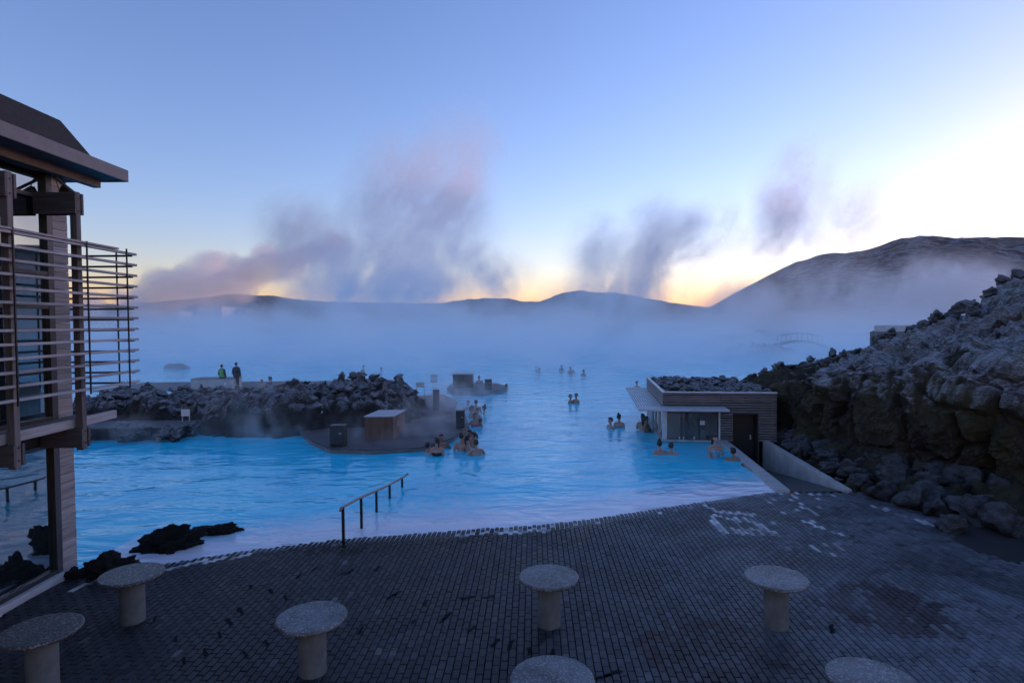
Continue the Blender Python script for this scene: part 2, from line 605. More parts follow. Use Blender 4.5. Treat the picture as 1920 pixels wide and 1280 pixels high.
# ------------------------------------------------------------------ water
def build_water():
    offs = [0.0, 0.25, 0.6, 1.1, 1.8, 3.0]
    n = 90
    s = spline([(p.x, p.y) for p in shore], n)
    s[0] = (SX[0], SY[0])
    s[-1] = (SX[-1], SY[-1])
    v, f, a = [], [], []
    # the sheet is built inland a little so that the paving ramps down through it
    rows = [-0.5] + offs
    for j, o in enumerate(rows):
        for i in range(n):
            v.append((s[i, 0], s[i, 1] + o, WATER_Z))
            a.append(1.0 - min(max(o - 0.3, 0) / 2.9, 1.0) ** 0.7)
    for j in range(len(rows) - 1):
        for i in range(n - 1):
            f.append((j * n + i, j * n + i + 1, (j + 1) * n + i + 1, (j + 1) * n + i))
    last = [(len(rows) - 1) * n + i for i in range(n)]
    # beyond: strips of a coarse fan out to the far shore, cut off along the kerb of the ramp and the kiosk
    def kerb_x(y):
        if y <= 22.98:
            return CURB_A.x + (CURB_B.x - CURB_A.x) * (y - CURB_A.y) / (CURB_B.y - CURB_A.y)
        return KO.x + 0.03 + (y - KO.y) * math.tan(-KA)
    # big sheet left of the kerb line
    ys = [20.0, 22.97, 23.34, 26, 30.5]
    b0 = len(v)
    prev = last
    for y in ys:
        xr = kerb_x(y)
        row = []
        for i in range(n):
            t = i / (n - 1)
            x = s[0, 0] + (xr - s[0, 0]) * t
            row.append(len(v))
            v.append((x, max(y, s[i, 1] + 3.0 + 0.02 * (y - 19)), WATER_Z))
            a.append(0.0)
        for i in range(n - 1):
            f.append((prev[i], prev[i + 1], row[i + 1], row[i]))
        prev = row
    # far sheet and the strip left of the building
    k = len(v)
    xr = kerb_x(30.5)
    v += [(-420, 30.5, WATER_Z), (420, 30.5, WATER_Z), (420, 330, WATER_Z), (-420, 330, WATER_Z)]
    a += [0] * 4
    f.append((k, k + 1, k + 2, k + 3))
    k = len(v)
    v += [(-420, 11.35, WATER_Z), (SX[0], 11.35, WATER_Z), (SX[0], 30.5, WATER_Z), (-420, 30.5, WATER_Z)]
    a += [0] * 4
    f.append((k, k + 1, k + 2, k + 3))
    o = mesh_obj('water', v, f, M['water'])
    at_ = o.data.attributes.new('shallow', 'FLOAT', 'POINT')
    at_.data.foreach_set('value', a)
    tag(o, 'milky blue geothermal lagoon water', None, None, 'structure')
    return o


build_water()


# ------------------------------------------------------------------ pavement of single bricks
def build_pavement():
    th = R(2.0)
    ax, ay = Vector((math.cos(th), -math.sin(th))), Vector((math.sin(th), math.cos(th)))
    bw, bl, gap = 0.105, 0.21, 0.012
    # bed below the bricks
    bed = MB()
    left = -8.28
    pts = [(left, 2.0), (20.0, 2.0)] + [(x + 0.35, y) for x, y in foot[::-1] if 16.25 < y or y > 3.2]
    pts = [(left, 2.0), (20.5, 2.0), (20.5, 3.2)] + [(float(x) + 0.5, float(y)) for x, y in foot[::-1] if 3.2 < y < 16.1] + [(8.9, 16.12), (7.4, 16.12)]
    pts += [(float(p.x), float(p.y) + 0.20) for p in reversed(shore)]
    root = bed.prism(pts, -0.40, -0.055).build('pavement', M['joint'])
    tag(root, 'dark brick paving sloping into the lagoon', None, None, 'structure')
    white_px = []
    def seg(x0, y0, x1, y1, n):
        for k in range(n):
            t = k / max(n - 1, 1)
            white_px.append((x0 + (x1 - x0) * t, y0 + (y1 - y0) * t))
    seg(1337, 977, 1358, 1000, 5); seg(1346, 976, 1368, 999, 5); seg(1356, 998, 1459, 1000, 10); seg(1372, 992, 1425, 993, 6)
    seg(1404, 973, 1432, 996, 5); seg(1411, 973, 1441, 994, 5); seg(1376, 969, 1391, 988, 4); seg(1326, 952, 1372, 962, 6)
    seg(1336, 966, 1362, 971, 4); seg(1376, 962, 1417, 963, 5); seg(1452, 980, 1452, 980, 1)
    seg(1510, 976, 1528, 978, 3); seg(1524, 983, 1545, 991, 3); seg(1563, 998, 1570, 998, 2)
    white_px += [(1522, 1021), (1527, 1029), (1547, 1021), (1568, 1016), (1575, 1024), (1562, 1035), (1483, 1029), (1480, 926), (1489, 931),
                 (1487, 938), (1498, 942), (1500, 949), (1490, 953), (1491, 960), (1512, 951), (1524, 957), (1530, 961), (1535, 952), (1534, 936),
                 (1445, 930), (1447, 943), (1456, 936), (1468, 924), (1500, 925), (1520, 926), (1538, 925), (1560, 926), (1465, 958), (1440, 938)]
    seg(862, 1003, 900, 999, 4); seg(905, 997, 1030, 993, 12); seg(915, 993, 1020, 989, 8)
    seg(1040, 986, 1120, 978, 3); seg(1240, 958, 1320, 946, 4)
    seg(140, 1100, 176, 1088, 4); seg(310, 1064, 345, 1057, 4); seg(350, 1056, 470, 1036, 8)
    wp = [gp(x, y, 0) for x, y in white_px]
    wp = np.array([(p.x, p.y) for p in wp])
    edge_w = [gp(x, y, 0) for x, y in ((1640, 948), (1660, 955), (1680, 962), (1700, 968), (1720, 974), (1740, 980), (1755, 984))]
    edge_w = np.array([(p.x, p.y) for p in edge_w])
    patch = gp(1905, 1022, 0)
    reds = [(gp(1640, 1130, 0), 1.0), (gp(1340, 1215, 0), 1.1), (gp(1690, 1160, 0), 0.7)]
    bricks = []
    i0, i1 = int(-12 / bw), int(18 / bw)
    for i in range(i0, i1):
        for j in range(int(0 / bl), int(26 / bl)):
            a, b = i * bw, (j + 0.5 * (i % 2)) * bl + rnd.uniform(-0.004, 0.004)
            c = ax * a + ay * b
            x, y = c.x, c.y
            if x < left + 0.10 or y < 4.2 or y > 16.3 + 0.3:
                continue
            sy = shore_y(x)
            if x < SX[-1] and y > sy + 0.7:
                continue
            if x >= SX[-1] and y > 16.02:
                continue
            if y < 16.9 and x > foot_x(y) + 0.25:
                continue
            # a round-edged bed of dark gravel lies beside the rocks
            if ((x - patch.x - 0.7) / 1.75) ** 2 + ((y - patch.y) / 1.35) ** 2 < 1.0:
                continue
            inland = sy - y if x < SX[-1] else 5.0
            z = -0.03 + 0.03 * min((inland - 0.05) / 0.7, 1.0)
            dw = np.abs(wp - np.array([x, y]))
            isw = bool(((dw[:, 0] < 0.055) & (dw[:, 1] < 0.11)).any())
            if not isw and x > 8:
                isw = bool((np.hypot(edge_w[:, 0] - x, edge_w[:, 1] - y) < 0.11).any())
            g = rnd.uniform(0.75, 1.3)
            k = (0.040 + 0.024 * min(max((x + 6.0) / 7.0, 0.0), 1.0)) * g  # tint darkens to the left: wetter bricks, plus vignette shade painted in
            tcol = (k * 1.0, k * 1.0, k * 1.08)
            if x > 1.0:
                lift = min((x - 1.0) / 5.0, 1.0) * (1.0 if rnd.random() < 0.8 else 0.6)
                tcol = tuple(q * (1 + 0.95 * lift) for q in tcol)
            for rc, rr in reds:
                if (x - rc.x) ** 2 + ((y - rc.y) * 1.3) ** 2 < rr * rr and rnd.random() < 0.75:
                    tcol = (k * 0.95, k * 0.72, k * 0.72)
            wx = (x + 2.2) / 2.6
            if abs(wx) < 1 and 0.15 < inland < 0.45 + 0.75 * (1 - wx * wx) * rnd.uniform(0.8, 1.15):
                tcol = tuple(q * 0.42 for q in tcol)
            if isw:
                q = rnd.choice((0.66, 0.6, 0.55, 0.45, 0.25))
                tcol = (q, q, q * 1.02)
            elif rnd.random() < 0.012:
                q = rnd.uniform(0.09, 0.14)
                tcol = (q, q, q)
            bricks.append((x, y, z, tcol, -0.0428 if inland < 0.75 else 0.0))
    hx, hy, ch = (bw - gap) / 2, (bl - gap) / 2, 0.006
    def shape():
        v = []
        for (sx, sy2, z) in ((hx - ch, hy - ch, 0.0), (hx, hy, -ch), (hx, hy, -0.05)):
            v += [(-sx, -sy2, z), (sx, -sy2, z), (sx, sy2, z), (-sx, sy2, z)]
        f = [(0, 1, 2, 3)]
        for r0 in (0, 4):
            for q in range(4):
                q2 = (q + 1) % 4
                f.append((r0 + q, r0 + 4 + q, r0 + 4 + q2, r0 + q2))
        return v, f
    sv, sf = shape()
    # the 300 that show largest are objects of their own
    def area(b):
        x, y, z = b[:3]
        d = Vector((x, y, z - CAMZ))
        fz = d.dot(FWD)
        if fz < 1:
            return -1
        px, py = 960 + FPX * d.dot(RT) / fz, 640 - FPX * d.dot(UP) / fz
        if not (4 < px < 1916 and py < 1274):
            return -1
        return 1 / fz ** 3
    order = sorted(range(len(bricks)), key=lambda q: -area(bricks[q]))
    single = set(order[:300])
    me = bpy.data.meshes.new('brick')
    me.from_pydata(sv, [], sf)
    me.materials.append(M['brick'])
    for q in order[:300]:
        x, y, z, tc_, sl = bricks[q]
        o = data_obj('brick', me, root)
        o.location = (x, y, z + rnd.uniform(-0.0015, 0.0015))
        o.rotation_euler = (sl + rnd.uniform(-0.008, 0.008), rnd.uniform(-0.008, 0.008), -th + rnd.uniform(-0.008, 0.008))
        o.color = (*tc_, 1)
    V, Fc, C = [], [], []
    SV = np.array(sv)
    for q, (x, y, z, tc_, sl) in enumerate(bricks):
        if q in single:
            continue
        e = Euler((sl + rnd.uniform(-0.005, 0.005), rnd.uniform(-0.008, 0.008), -th + rnd.uniform(-0.008, 0.008))).to_matrix()
        vv = SV @ np.array(e).T + np.array((x, y, z + rnd.uniform(-0.0015, 0.0015)))
        n0 = len(V)
        V += [tuple(p) for p in vv]
        Fc += [tuple(n0 + t for t in fc) for fc in sf]
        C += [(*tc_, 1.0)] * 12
    o = mesh_obj('brick_field', V, Fc, M['brick_mass'], root)
    ca = o.data.color_attributes.new('tint', 'FLOAT_COLOR', 'POINT')
    ca.data.foreach_set('color', np.array(C, dtype=np.float32).ravel())
    o['kind'] = 'stuff'
    # wet prints left by bare feet, a thin film on the bricks
    prints = [(708, 1065, .3), (735, 1117, .6), (743, 1112, .6), (797, 1130, .1), (775, 1165, .2), (830, 1163, .5), (837, 1155, .5), (885, 1178, .7), (928, 1205, .5), (957, 1209, .3), (992, 1220, .2),
              (676, 1182, .1), (640, 1076, .4), (655, 1072, .4), (877, 1120, 1.3), (915, 1119, 1.4), (1035, 1223, .2), (430, 1165, -.6), (452, 1146, -.6), (508, 1108, -.5), (535, 1120, -.5), (345, 1238, -.5),
              (385, 1222, -.5), (412, 1190, -.5), (470, 1100, -.3), (460, 1225, -.6), (500, 1205, -.5), (1560, 1178, .5), (1130, 1268, 1.2), (1150, 1262, 1.2), (330, 1197, -.4), (290, 1160, -.3), (560, 1080, .2), (590, 1066, .3)]
    PV, PF = [], []
    for (fx, fy, fa) in prints:
        c0 = gp(fx, fy, 0.0)
        n0 = len(PV)
        L_ = rnd.uniform(0.09, 0.16)
        for k_ in range(18):
            t_ = 2 * math.pi * k_ / 18
            ww = L_ * (0.34 + 0.14 * math.cos(2 * t_ + 0.7)) * rnd.uniform(0.45, 1.25)
            ex, ey = ww * math.sin(t_), L_ * math.cos(t_) * rnd.uniform(0.85, 1.1)
            PV.append((c0.x + ex * math.cos(fa) + ey * math.sin(fa), c0.y - ex * math.sin(fa) + ey * math.cos(fa), 0.0045))
        PF.append(tuple(reversed(range(n0, n0 + 18))))
    wp_o = mesh_obj('wet_prints', PV, PF, M['wet_film'], root)
    wp_o['kind'] = 'stuff'
    # gravel bed
    ring = [(patch.x + 0.7 + 1.80 * math.cos(t) * (1 + 0.03 * math.sin(5 * t)), patch.y + 1.40 * math.sin(t)) for t in (2 * math.pi * k / 48 for k in range(48))]
    gb = MB().prism(ring, -0.04, -0.008).build('gravel_path', M['asphalt'])
    tag(gb, 'dark gravel bed beside the rocks', None, None, 'structure')
    print('bricks', len(bricks))


build_pavement()


# ------------------------------------------------------------------ far terrain: lava field, hills
def build_hills():
    sil = [(-900, 600), (-300, 590), (0, 582), (150, 575), (300, 568), (440, 556), (520, 558), (610, 566), (700, 569), (830, 571), (880, 563), (950, 561), (985, 568), (1012, 567),
           (1050, 552), (1085, 548), (1160, 553), (1210, 562), (1280, 571), (1320, 577), (1420, 577), (1700, 572), (2400, 570), (4200, 575)]
    big = [(1250, 604), (1300, 596), (1332, 580), (1380, 553), (1440, 522), (1490, 499), (1560, 483), (1620, 476), (1690, 459), (1760, 454), (1850, 452),
           (1920, 458), (2050, 470), (2300, 480), (2700, 500), (3600, 560), (5000, 600)]
    def prof(lst):
        az, tn = [], []
        for px, py in lst:
            d = RT * (px - 960) - UP * (py - 640) + FWD * FPX
            az.append(math.atan2(d.x, d.y))
            tn.append(d.z / math.hypot(d.x, d.y))
        return np.array(az), np.array(tn)
    a1, t1 = prof(sil)
    a2, t2 = prof(big)
    na, nr = 560, 150
    AZ = np.linspace(R(-80), R(85), na)
    RR = 125 * (5200 / 125) ** np.linspace(0, 1, nr)
    A, Rr = np.meshgrid(AZ, RR)
    A, Rr = A.ravel(), Rr.ravel()
    X, Y = Rr * np.sin(A), Rr * np.cos(A)
    P = np.stack([X, Y, 0 * X], 1)
    h1 = np.interp(A, a1, t1) * 1700 + CAMZ
    w1 = np.exp(-((Rr - 1700) / np.where(Rr < 1700, 560, 900)) ** 2)
    h2 = np.maximum(np.interp(A, a2, t2, left=0, right=0), 0) * 760 + CAMZ * (A > a2[0])
    q = np.clip((Rr - 300) / 460, 0, 1)
    w2 = np.where(Rr < 760, q * q * (3 - 2 * q), np.exp(-((Rr - 760) / 420) ** 2))
    rough = fbm(P / 60.0, 6, 3)
    lava = np.abs(fbm(P / 9.0, 4, 9)) * 1.6 + np.maximum(fbm(P / 38.0, 3, 21), 0) * 2.0
    shore_r = 175 + 30 * vnoise(np.stack([A * 6, 0 * A, 0 * A], 1), 5) - 55 * np.clip((A - R(12)) / R(14), 0, 1)
    land = np.clip((Rr - shore_r) / 14.0, 0, 1)
    Z = np.maximum(h1 * w1, h2 * w2)
    gully = (0.5 - np.abs(fbm(P / 85.0, 5, 77))) * np.clip(Z * 0.16, 0, 12) * np.clip((700 - Rr) / 120, 0, 1)
    Z = Z + gully + rough * np.clip(Z * 0.05, 0, 5) + lava * land * np.exp(-Z / 30) - 1.2 * (1 - land)
    Z = Z + 0.6 * land
    v = np.stack([X, Y, Z], 1)
    idx = np.arange(na * nr).reshape(nr, na)
    f = np.stack([idx[:-1, :-1], idx[:-1, 1:], idx[1:, 1:], idx[1:, :-1]], -1).reshape(-1, 4)
    o = mesh_obj('hills', v.tolist(), f.tolist(), M['hill'], smooth=True)
    tag(o, 'frost dusted lava field rising to brown hills', None, None, 'structure')


build_hills()


# ------------------------------------------------------------------ rocks
def rock_mesh(name, seed, mat, sub=3, facets=14, rough=0.16, cut=(0.55, 0.9)):
    bm = bmesh.new()
    bmesh.ops.create_icosphere(bm, subdivisions=sub, radius=1.0)
    P = np.array([v.co[:] for v in bm.verts])
    r = np.random.RandomState(seed)
    for _ in range(facets):
        nrm = r.normal(size=3)
        nrm /= np.linalg.norm(nrm)
        d = r.uniform(*cut)
        over = np.maximum(P @ nrm - d, 0)
        P = P - over[:, None] * nrm * 0.9
    N = P / np.linalg.norm(P, axis=1)[:, None]
    P = P + N * (fbm(P * 1.6 + seed, 4, seed) * rough)[:, None]
    P = P + N * (fbm(P * 5.0 + seed, 2, seed + 5) * rough * 0.35)[:, None]
    for v, p in zip(bm.verts, P):
        v.co = p
    me = bpy.data.meshes.new(name)
    bm.to_mesh(me)
    bm.free()
    me.polygons.foreach_set('use_smooth', [sub > 2] * len(me.polygons))
    me.materials.append(mat)
    return me


BOULDERS = [rock_mesh('boulder', 20 + k, M['lava_dark'], 4, 16, 0.2, (0.42, 0.85)) for k in range(8)]
STONES = [rock_mesh('stone', 40 + k, M['lava'], 2, 10, 0.2) for k in range(6)]
CRAGS = [rock_mesh('crag', 60 + k, M['lava'], 4, 16, 0.42, (0.35, 0.8)) for k in range(6)]
SLABS = [rock_mesh('rock', 80 + k, M['lava_wet'], 5, 5, 0.42, (0.6, 0.9)) for k in range(4)]


def put(name, me, parent, loc, size, flat=0.75):
    o = data_obj(name, me, parent)
    o.location = loc
    o.rotation_euler = (rnd.uniform(-0.4, 0.4), rnd.uniform(-0.4, 0.4), rnd.uniform(0, 6.28))
    s = size
    o.scale = (s * rnd.uniform(0.85, 1.25), s * rnd.uniform(0.8, 1.1), s * flat * rnd.uniform(0.8, 1.15))
    return o


def skyline(P, px):
    """the highest point of a rock surface near one bearing"""
    d = P - np.array([0, 0, CAMZ])
    fz = d @ np.array(FWD)
    x = 960 + FPX * (d @ np.array(RT)) / fz
    y = 640 - FPX * (d @ np.array(UP)) / fz
    y = np.where((np.abs(x - px) < 7) & (fz > 1), y, 9e9)
    return P[int(np.argmin(y))]


def build_mound():
    ns, nt = 600, 480
    F2 = spline(MB_PTS, ns)
    tang = np.gradient(F2, axis=0)
    tang /= np.linalg.norm(tang, axis=1)[:, None]
    inw = np.stack([-tang[:, 1], tang[:, 0]], 1)           # away from the paving
    for _ in range(60):
        inw[1:-1] = 0.25 * inw[:-2] + 0.5 * inw[1:-1] + 0.25 * inw[2:]
    inw /= np.linalg.norm(inw, axis=1)[:, None]
    prof = np.array([(-0.15, -0.5), (0.1, 0.0), (1.0, 0.22), (1.9, 0.45), (2.5, 0.5), (2.45, 0.9), (2.05, 1.3), (1.85, 1.9), (2.0, 2.5), (2.5, 3.0),
                     (3.4, 3.35), (5.0, 4.1), (7.0, 4.8), (9.0, 5.15), (11.5, 5.4), (15.0, 5.4), (20.0, 5.2), (26.0, 4.0), (32, 0.5)])
    d = np.r_[0, np.cumsum(np.hypot(np.diff(prof[:, 0]), np.diff(prof[:, 1])))]
    tt = np.linspace(0, 1, nt) ** 1.5 * d[-1]
    q = np.interp(tt, d, prof[:, 0])
    z = np.interp(tt, d, prof[:, 1])
    # how tall the mound stands along its foot: low behind the kiosk, tall beside the paving
    s_y = F2[:, 1]
    hs = np.interp(s_y, [3, 8, 12.5, 14.5, 16.5, 19.5, 22.5, 25, 29], [1.0, 1.0, 0.98, 1.02, 1.10, 1.04, 0.68, 0.50, 0.42])
    apron = np.interp(s_y, [3, 12, 14, 16.5, 19, 22, 24, 29], [0.4, 0.5, 0.7, 1.0, 0.8, 0.35, 0.2, 0.2])
    S, T = np.meshgrid(np.arange(ns), np.arange(nt), indexing='ij')
    S, T = S.ravel(), T.ravel()
    qq = q[T] * np.where(q[T] < 2.6, apron[S], 1.0) - np.where(q[T] >= 2.6, (1 - apron[S]) * 2.6, 0)
    zz = np.where(z[T] < 0.5, z[T], 0.5 + (z[T] - 0.5) * hs[S])
    X = F2[S, 0] + inw[S, 0] * qq
    Y = F2[S, 1] + inw[S, 1] * qq
    P = np.stack([X, Y, zz], 1)
    G = P.reshape(ns, nt, 3)
    nrm = np.cross(np.gradient(G, axis=0), np.gradient(G, axis=1)).reshape(-1, 3)
    nrm /= np.linalg.norm(nrm, axis=1)[:, None] + 1e-9
    if nrm[:, 2].mean() < 0:
        nrm = -nrm
    warp = np.stack([fbm(P * 0.7, 3, 31), fbm(P * 0.7, 3, 41), fbm(P * 0.7, 3, 51)], 1) * 0.35
    PW = P + warp
    upper = np.clip((zz - 1.9 - 0.5 * fbm(P * 0.5, 3, 5)) / 1.0, 0, 1)
    f1, f2, iv = worley(PW * np.array([1.1, 1.1, 1.5]), 3)
    g1, g2, gv = worley(PW * np.array([2.6, 2.6, 3.4]), 8)
    e1, e2, ev = worley((PW + warp * 0.5) * np.array([5.2, 5.2, 6.5]), 18)
    k1, k2, kv = worley(PW * 0.55, 14)
    ridge = 1 - np.abs(fbm(PW * 1.9, 4, 33)) * 1.6
    big = 0.42 * fbm(P * 0.33, 4, 61) + (np.clip(1 - f1 * 1.25, 0, 1) * 0.30 + iv * 0.10) * (0.5 + 0.5 * upper)
    small = np.clip(1 - g1 * 1.15, 0, 1) * (0.10 + 0.22 * gv) * (0.12 + 0.88 * upper) + np.clip(1 - e1 * 1.1, 0, 1) * (0.03 + 0.12 * ev) * (0.12 + 0.88 * upper)
    small += 0.10 * ridge * (0.3 + 0.7 * upper) + 0.05 * fbm(P * 6.0, 4, 91) + 0.10 * np.abs(fbm(P * 3.3, 4, 95))
    disp = big + small
    disp -= np.clip(0.10 - (k2 - k1), 0, 0.10) * 4.5 * (1 - upper)     # deep cracks between the big blocks of the cliff
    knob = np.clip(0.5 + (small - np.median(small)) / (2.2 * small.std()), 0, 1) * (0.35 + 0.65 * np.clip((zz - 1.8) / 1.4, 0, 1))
    fade = np.clip((T / nt - 0.01) / 0.05, 0, 1)
    P = P + nrm * (disp * fade)[:, None]
    idx = np.arange(ns * nt).reshape(ns, nt)
    f = np.stack([idx[:-1, :-1], idx[1:, :-1], idx[1:, 1:], idx[:-1, 1:]], -1).reshape(-1, 4)
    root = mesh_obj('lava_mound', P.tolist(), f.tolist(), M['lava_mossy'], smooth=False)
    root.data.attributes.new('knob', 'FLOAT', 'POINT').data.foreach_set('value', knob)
    tag(root, 'tall frosted mossy lava mound beside the bar kiosk', 'rock mound')
    # boulders heaped along its foot
    for k in range(190):
        i = rnd.randrange(int(ns * 0.10), int(ns * 0.80))
        ap = apron[i]
        w = rnd.uniform(0.05, 2.3) * ap
        sz = rnd.choice((0.16, 0.2, 0.24, 0.28, 0.36, 0.5)) * (0.75 if ap < 0.5 else 1.0)
        x, y = F2[i, 0] + inw[i, 0] * (w + sz * 0.5), F2[i, 1] + inw[i, 1] * (w + sz * 0.5)
        put('boulder', BOULDERS[k % 8], root, (x, y, 0.22 * w + sz * 0.25), sz)
    for (px, py, sz) in ((1706, 945, 0.55), (1752, 955, 0.45), (1818, 962, 0.62), (1880, 985, 0.5), (1650, 925, 0.42), (1610, 905, 0.34), (1780, 985, 0.36)):
        p = gp(px, py, 0.1)
        put('boulder', BOULDERS[rnd.randrange(8)], root, (p.x, p.y, sz * 0.42), sz, 0.9)
    # dark crags along the skyline
    for (px, sz) in ((1400, 0.3), (1424, 0.34), (1452, 0.32), (1472, 0.36), (1500, 0.25), (1525, 0.30), (1553, 0.32), (1575, 0.33), (1602, 0.3), (1640, 0.26), (1672, 0.24), (1708, 0.32),
                     (1730, 0.28), (1760, 0.32), (1785, 0.36), (1812, 0.34), (1845, 0.28), (1880, 0.34), (1910, 0.34)):
        p = skyline(P, px)
        put('crag', CRAGS[rnd.randrange(6)], root, (p[0], p[1], p[2] - sz * 0.2), sz, 0.9)
    return root


build_mound()


def rock_bank(name, poly_fn, x0, x1, y0, y1, res, mat, seed, label, cat):
    nx, ny = int((x1 - x0) / res), int((y1 - y0) / res)
    xs, ys = np.linspace(x0, x1, nx), np.linspace(y0, y1, ny)
    X, Y = np.meshgrid(xs, ys, indexing='ij')
    X, Y = X.ravel(), Y.ravel()
    h = poly_fn(X, Y)
    P = np.stack([X, Y, h], 1)
    W = P + np.stack([fbm(P * 0.9, 3, seed), fbm(P * 0.9, 3, seed + 7), 0 * X], 1) * 0.3
    f1, f2, iv = worley(np.stack([W[:, 0], W[:, 1], 0 * X], 1) * 1.25, seed)
    g1, g2, gv = worley(np.stack([W[:, 0], W[:, 1], 0 * X], 1) * 3.0, seed + 3)
    k = np.clip((h + 0.4) / 0.8, 0, 1)
    e1, e2, ev = worley(np.stack([W[:, 0], W[:, 1], 0 * X], 1) * 5.5, seed + 4)
    small = np.clip(1 - g1 * 1.2, 0, 1) * 0.34 * (0.25 + gv) + np.clip(1 - e1 * 1.1, 0, 1) * 0.15 * (0.3 + ev) + 0.10 * (1 - np.abs(fbm(P * 2.2, 4, seed + 6)) * 1.5)
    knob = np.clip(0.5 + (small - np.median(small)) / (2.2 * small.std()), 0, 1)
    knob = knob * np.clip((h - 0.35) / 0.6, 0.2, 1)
    Z = h + k * (0.42 * fbm(P * 0.45, 4, seed + 9) + np.clip(1 - f1 * 1.3, 0, 1) * 0.5 * (0.4 + iv) + small - 0.3)
    jit = np.stack([fbm(P * 3.0, 2, seed + 15), fbm(P * 3.0, 2, seed + 16)], 1) * 0.12
    V = np.stack([X + jit[:, 0], Y + jit[:, 1], Z], 1)
    idx = np.arange(nx * ny).reshape(nx, ny)
    f = np.stack([idx[:-1, :-1], idx[1:, :-1], idx[1:, 1:], idx[:-1, 1:]], -1).reshape(-1, 4)
    Zf = Z.reshape(nx, ny)
    keep = np.maximum.reduce([Zf[:-1, :-1], Zf[1:, :-1], Zf[1:, 1:], Zf[:-1, 1:]]).ravel() > -0.25
    o = mesh_obj(name, V.tolist(), f[keep].tolist(), mat, smooth=False)
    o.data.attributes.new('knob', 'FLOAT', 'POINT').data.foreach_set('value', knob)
    tag(o, label, cat)
    return o


def smooth01(t):
    t = np.clip(t, 0, 1)
    return t * t * (3 - 2 * t)


def bank_h(X, Y):
    top = np.interp(X, [-22, -20.5, -17.5, -15, -12, -10.5, -8.8, -7.4, -6.0, -4.9, -4.2], [0.0, 0.95, 1.1, 1.05, 1.0, 1.15, 1.35, 1.5, 1.3, 0.75, 0.0])
    y0 = np.interp(X, [-22, -13.8, -13.2, -9.5, -8.0, -4], [25.4, 25.4, 24.3, 24.0, 25.2, 25.6])
    front = smooth01((Y - y0) / 2.0)
    back = smooth01((35.5 - Y) / 3.5)
    return top * front * back * 1.0 - 0.5 * (1 - front * back) - 0.4 * (top < 0.05)


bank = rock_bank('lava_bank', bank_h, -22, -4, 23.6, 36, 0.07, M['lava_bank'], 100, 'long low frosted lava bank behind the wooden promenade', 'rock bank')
bank_P = np.array([v.co[:] for v in bank.data.vertices])
for (px, sz) in ((232, 0.42), (312, 0.40), (540, 0.40), (580, 0.30), (646, 0.42), (662, 0.36), (700, 0.38), (741, 0.34), (610, 0.3), (500, 0.3), (350, 0.32), (392, 0.32), (274, 0.3), (720, 0.3), (680, 0.34)):
    p = skyline(bank_P, px)
    put('crag', CRAGS[rnd.randrange(6)], bank, (p[0], p[1], p[2] - sz * 0.2), sz * 0.75, 0.9)
for k in range(150):
    x, y = rnd.uniform(-20.5, -5), rnd.uniform(26.4, 32)
    hz = float(bank_h(np.array([x]), np.array([y]))[0])
    if hz < 0.4:
        continue
    sz = rnd.uniform(0.12, 0.3)
    put('stone', STONES[k % 6], bank, (x, y, hz + 0.12 + sz * 0.3), sz)


for k in range(34):                                  # rocks tumbled along the waterline before the promenade
    sz = rnd.uniform(0.16, 0.42)
    put('crag', CRAGS[k % 6], bank, (rnd.uniform(-18.7, -13.4), rnd.uniform(23.95, 25.3), rnd.uniform(0.0, 0.42)), sz, 0.8)


def islet_h(cx, cy, rx, ry, hh):
    def fn(X, Y):
        r = np.hypot((X - cx) / rx, (Y - cy) / ry)
        return hh * (1 - r ** 2) * 1.4 - 0.25
    return fn


p = gp(445, 818, WATER_Z)
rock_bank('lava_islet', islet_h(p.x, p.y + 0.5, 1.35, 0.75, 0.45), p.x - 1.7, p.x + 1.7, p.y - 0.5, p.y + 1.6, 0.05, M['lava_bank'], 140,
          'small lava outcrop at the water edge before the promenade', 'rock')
for (px, py, rx, ry, hh, lab) in ((1390, 648, 9, 5, 1.4, 'dim lava islet in the steam left of the arched bridge'),
                                  (1425, 660, 6, 3, 1.0, 'small dim lava islet just in front of the arched bridge'),
                                  (740, 637, 8, 5, 1.3, 'faint lava islet far out in the steam'),
                                  (332, 690, 1.6, 1.0, 0.5, 'faint rock in the steam beyond the low concrete box')):
    p = gp(px, py, WATER_Z)
    rock_bank('far_islet', islet_h(p.x, p.y, rx, ry, hh), p.x - rx * 1.2, p.x + rx * 1.2, p.y - ry * 1.2, p.y + ry * 1.2, 0.3, M['lava'], 150 + px % 13, lab, 'rock')

# wet rocks in the near water
for (px, py, sx, sy2, sz, rz, lab) in ((305, 1036, 0.80, 0.42, 0.42, 0.35, 'largest wet black rock in the water by the paving edge'),
                                       (400, 1003, 0.52, 0.25, 0.20, 0.25, 'low wet black rock beyond the largest one'),
                                       (198, 1088, 0.52, 0.40, 0.36, 0.5, 'wet black rock behind the bare round table by the building'),
                                       (134, 1086, 0.22, 0.18, 0.16, 1.0, 'smallest wet black rock at the corner of the building')):
    p = gp(px, py, WATER_Z)
    o = data_obj('wet_rock', SLABS[int(px) % 4])
    o.location = (p.x, p.y + sy2 * 0.6, WATER_Z + sz * 0.12)
    o.scale = (sx * 0.82, sy2 * 0.82, sz * 0.85)
    o.rotation_euler = (0.1, -0.12, rz)
    tag(o, lab, 'rock', 'wet rocks in the near water')


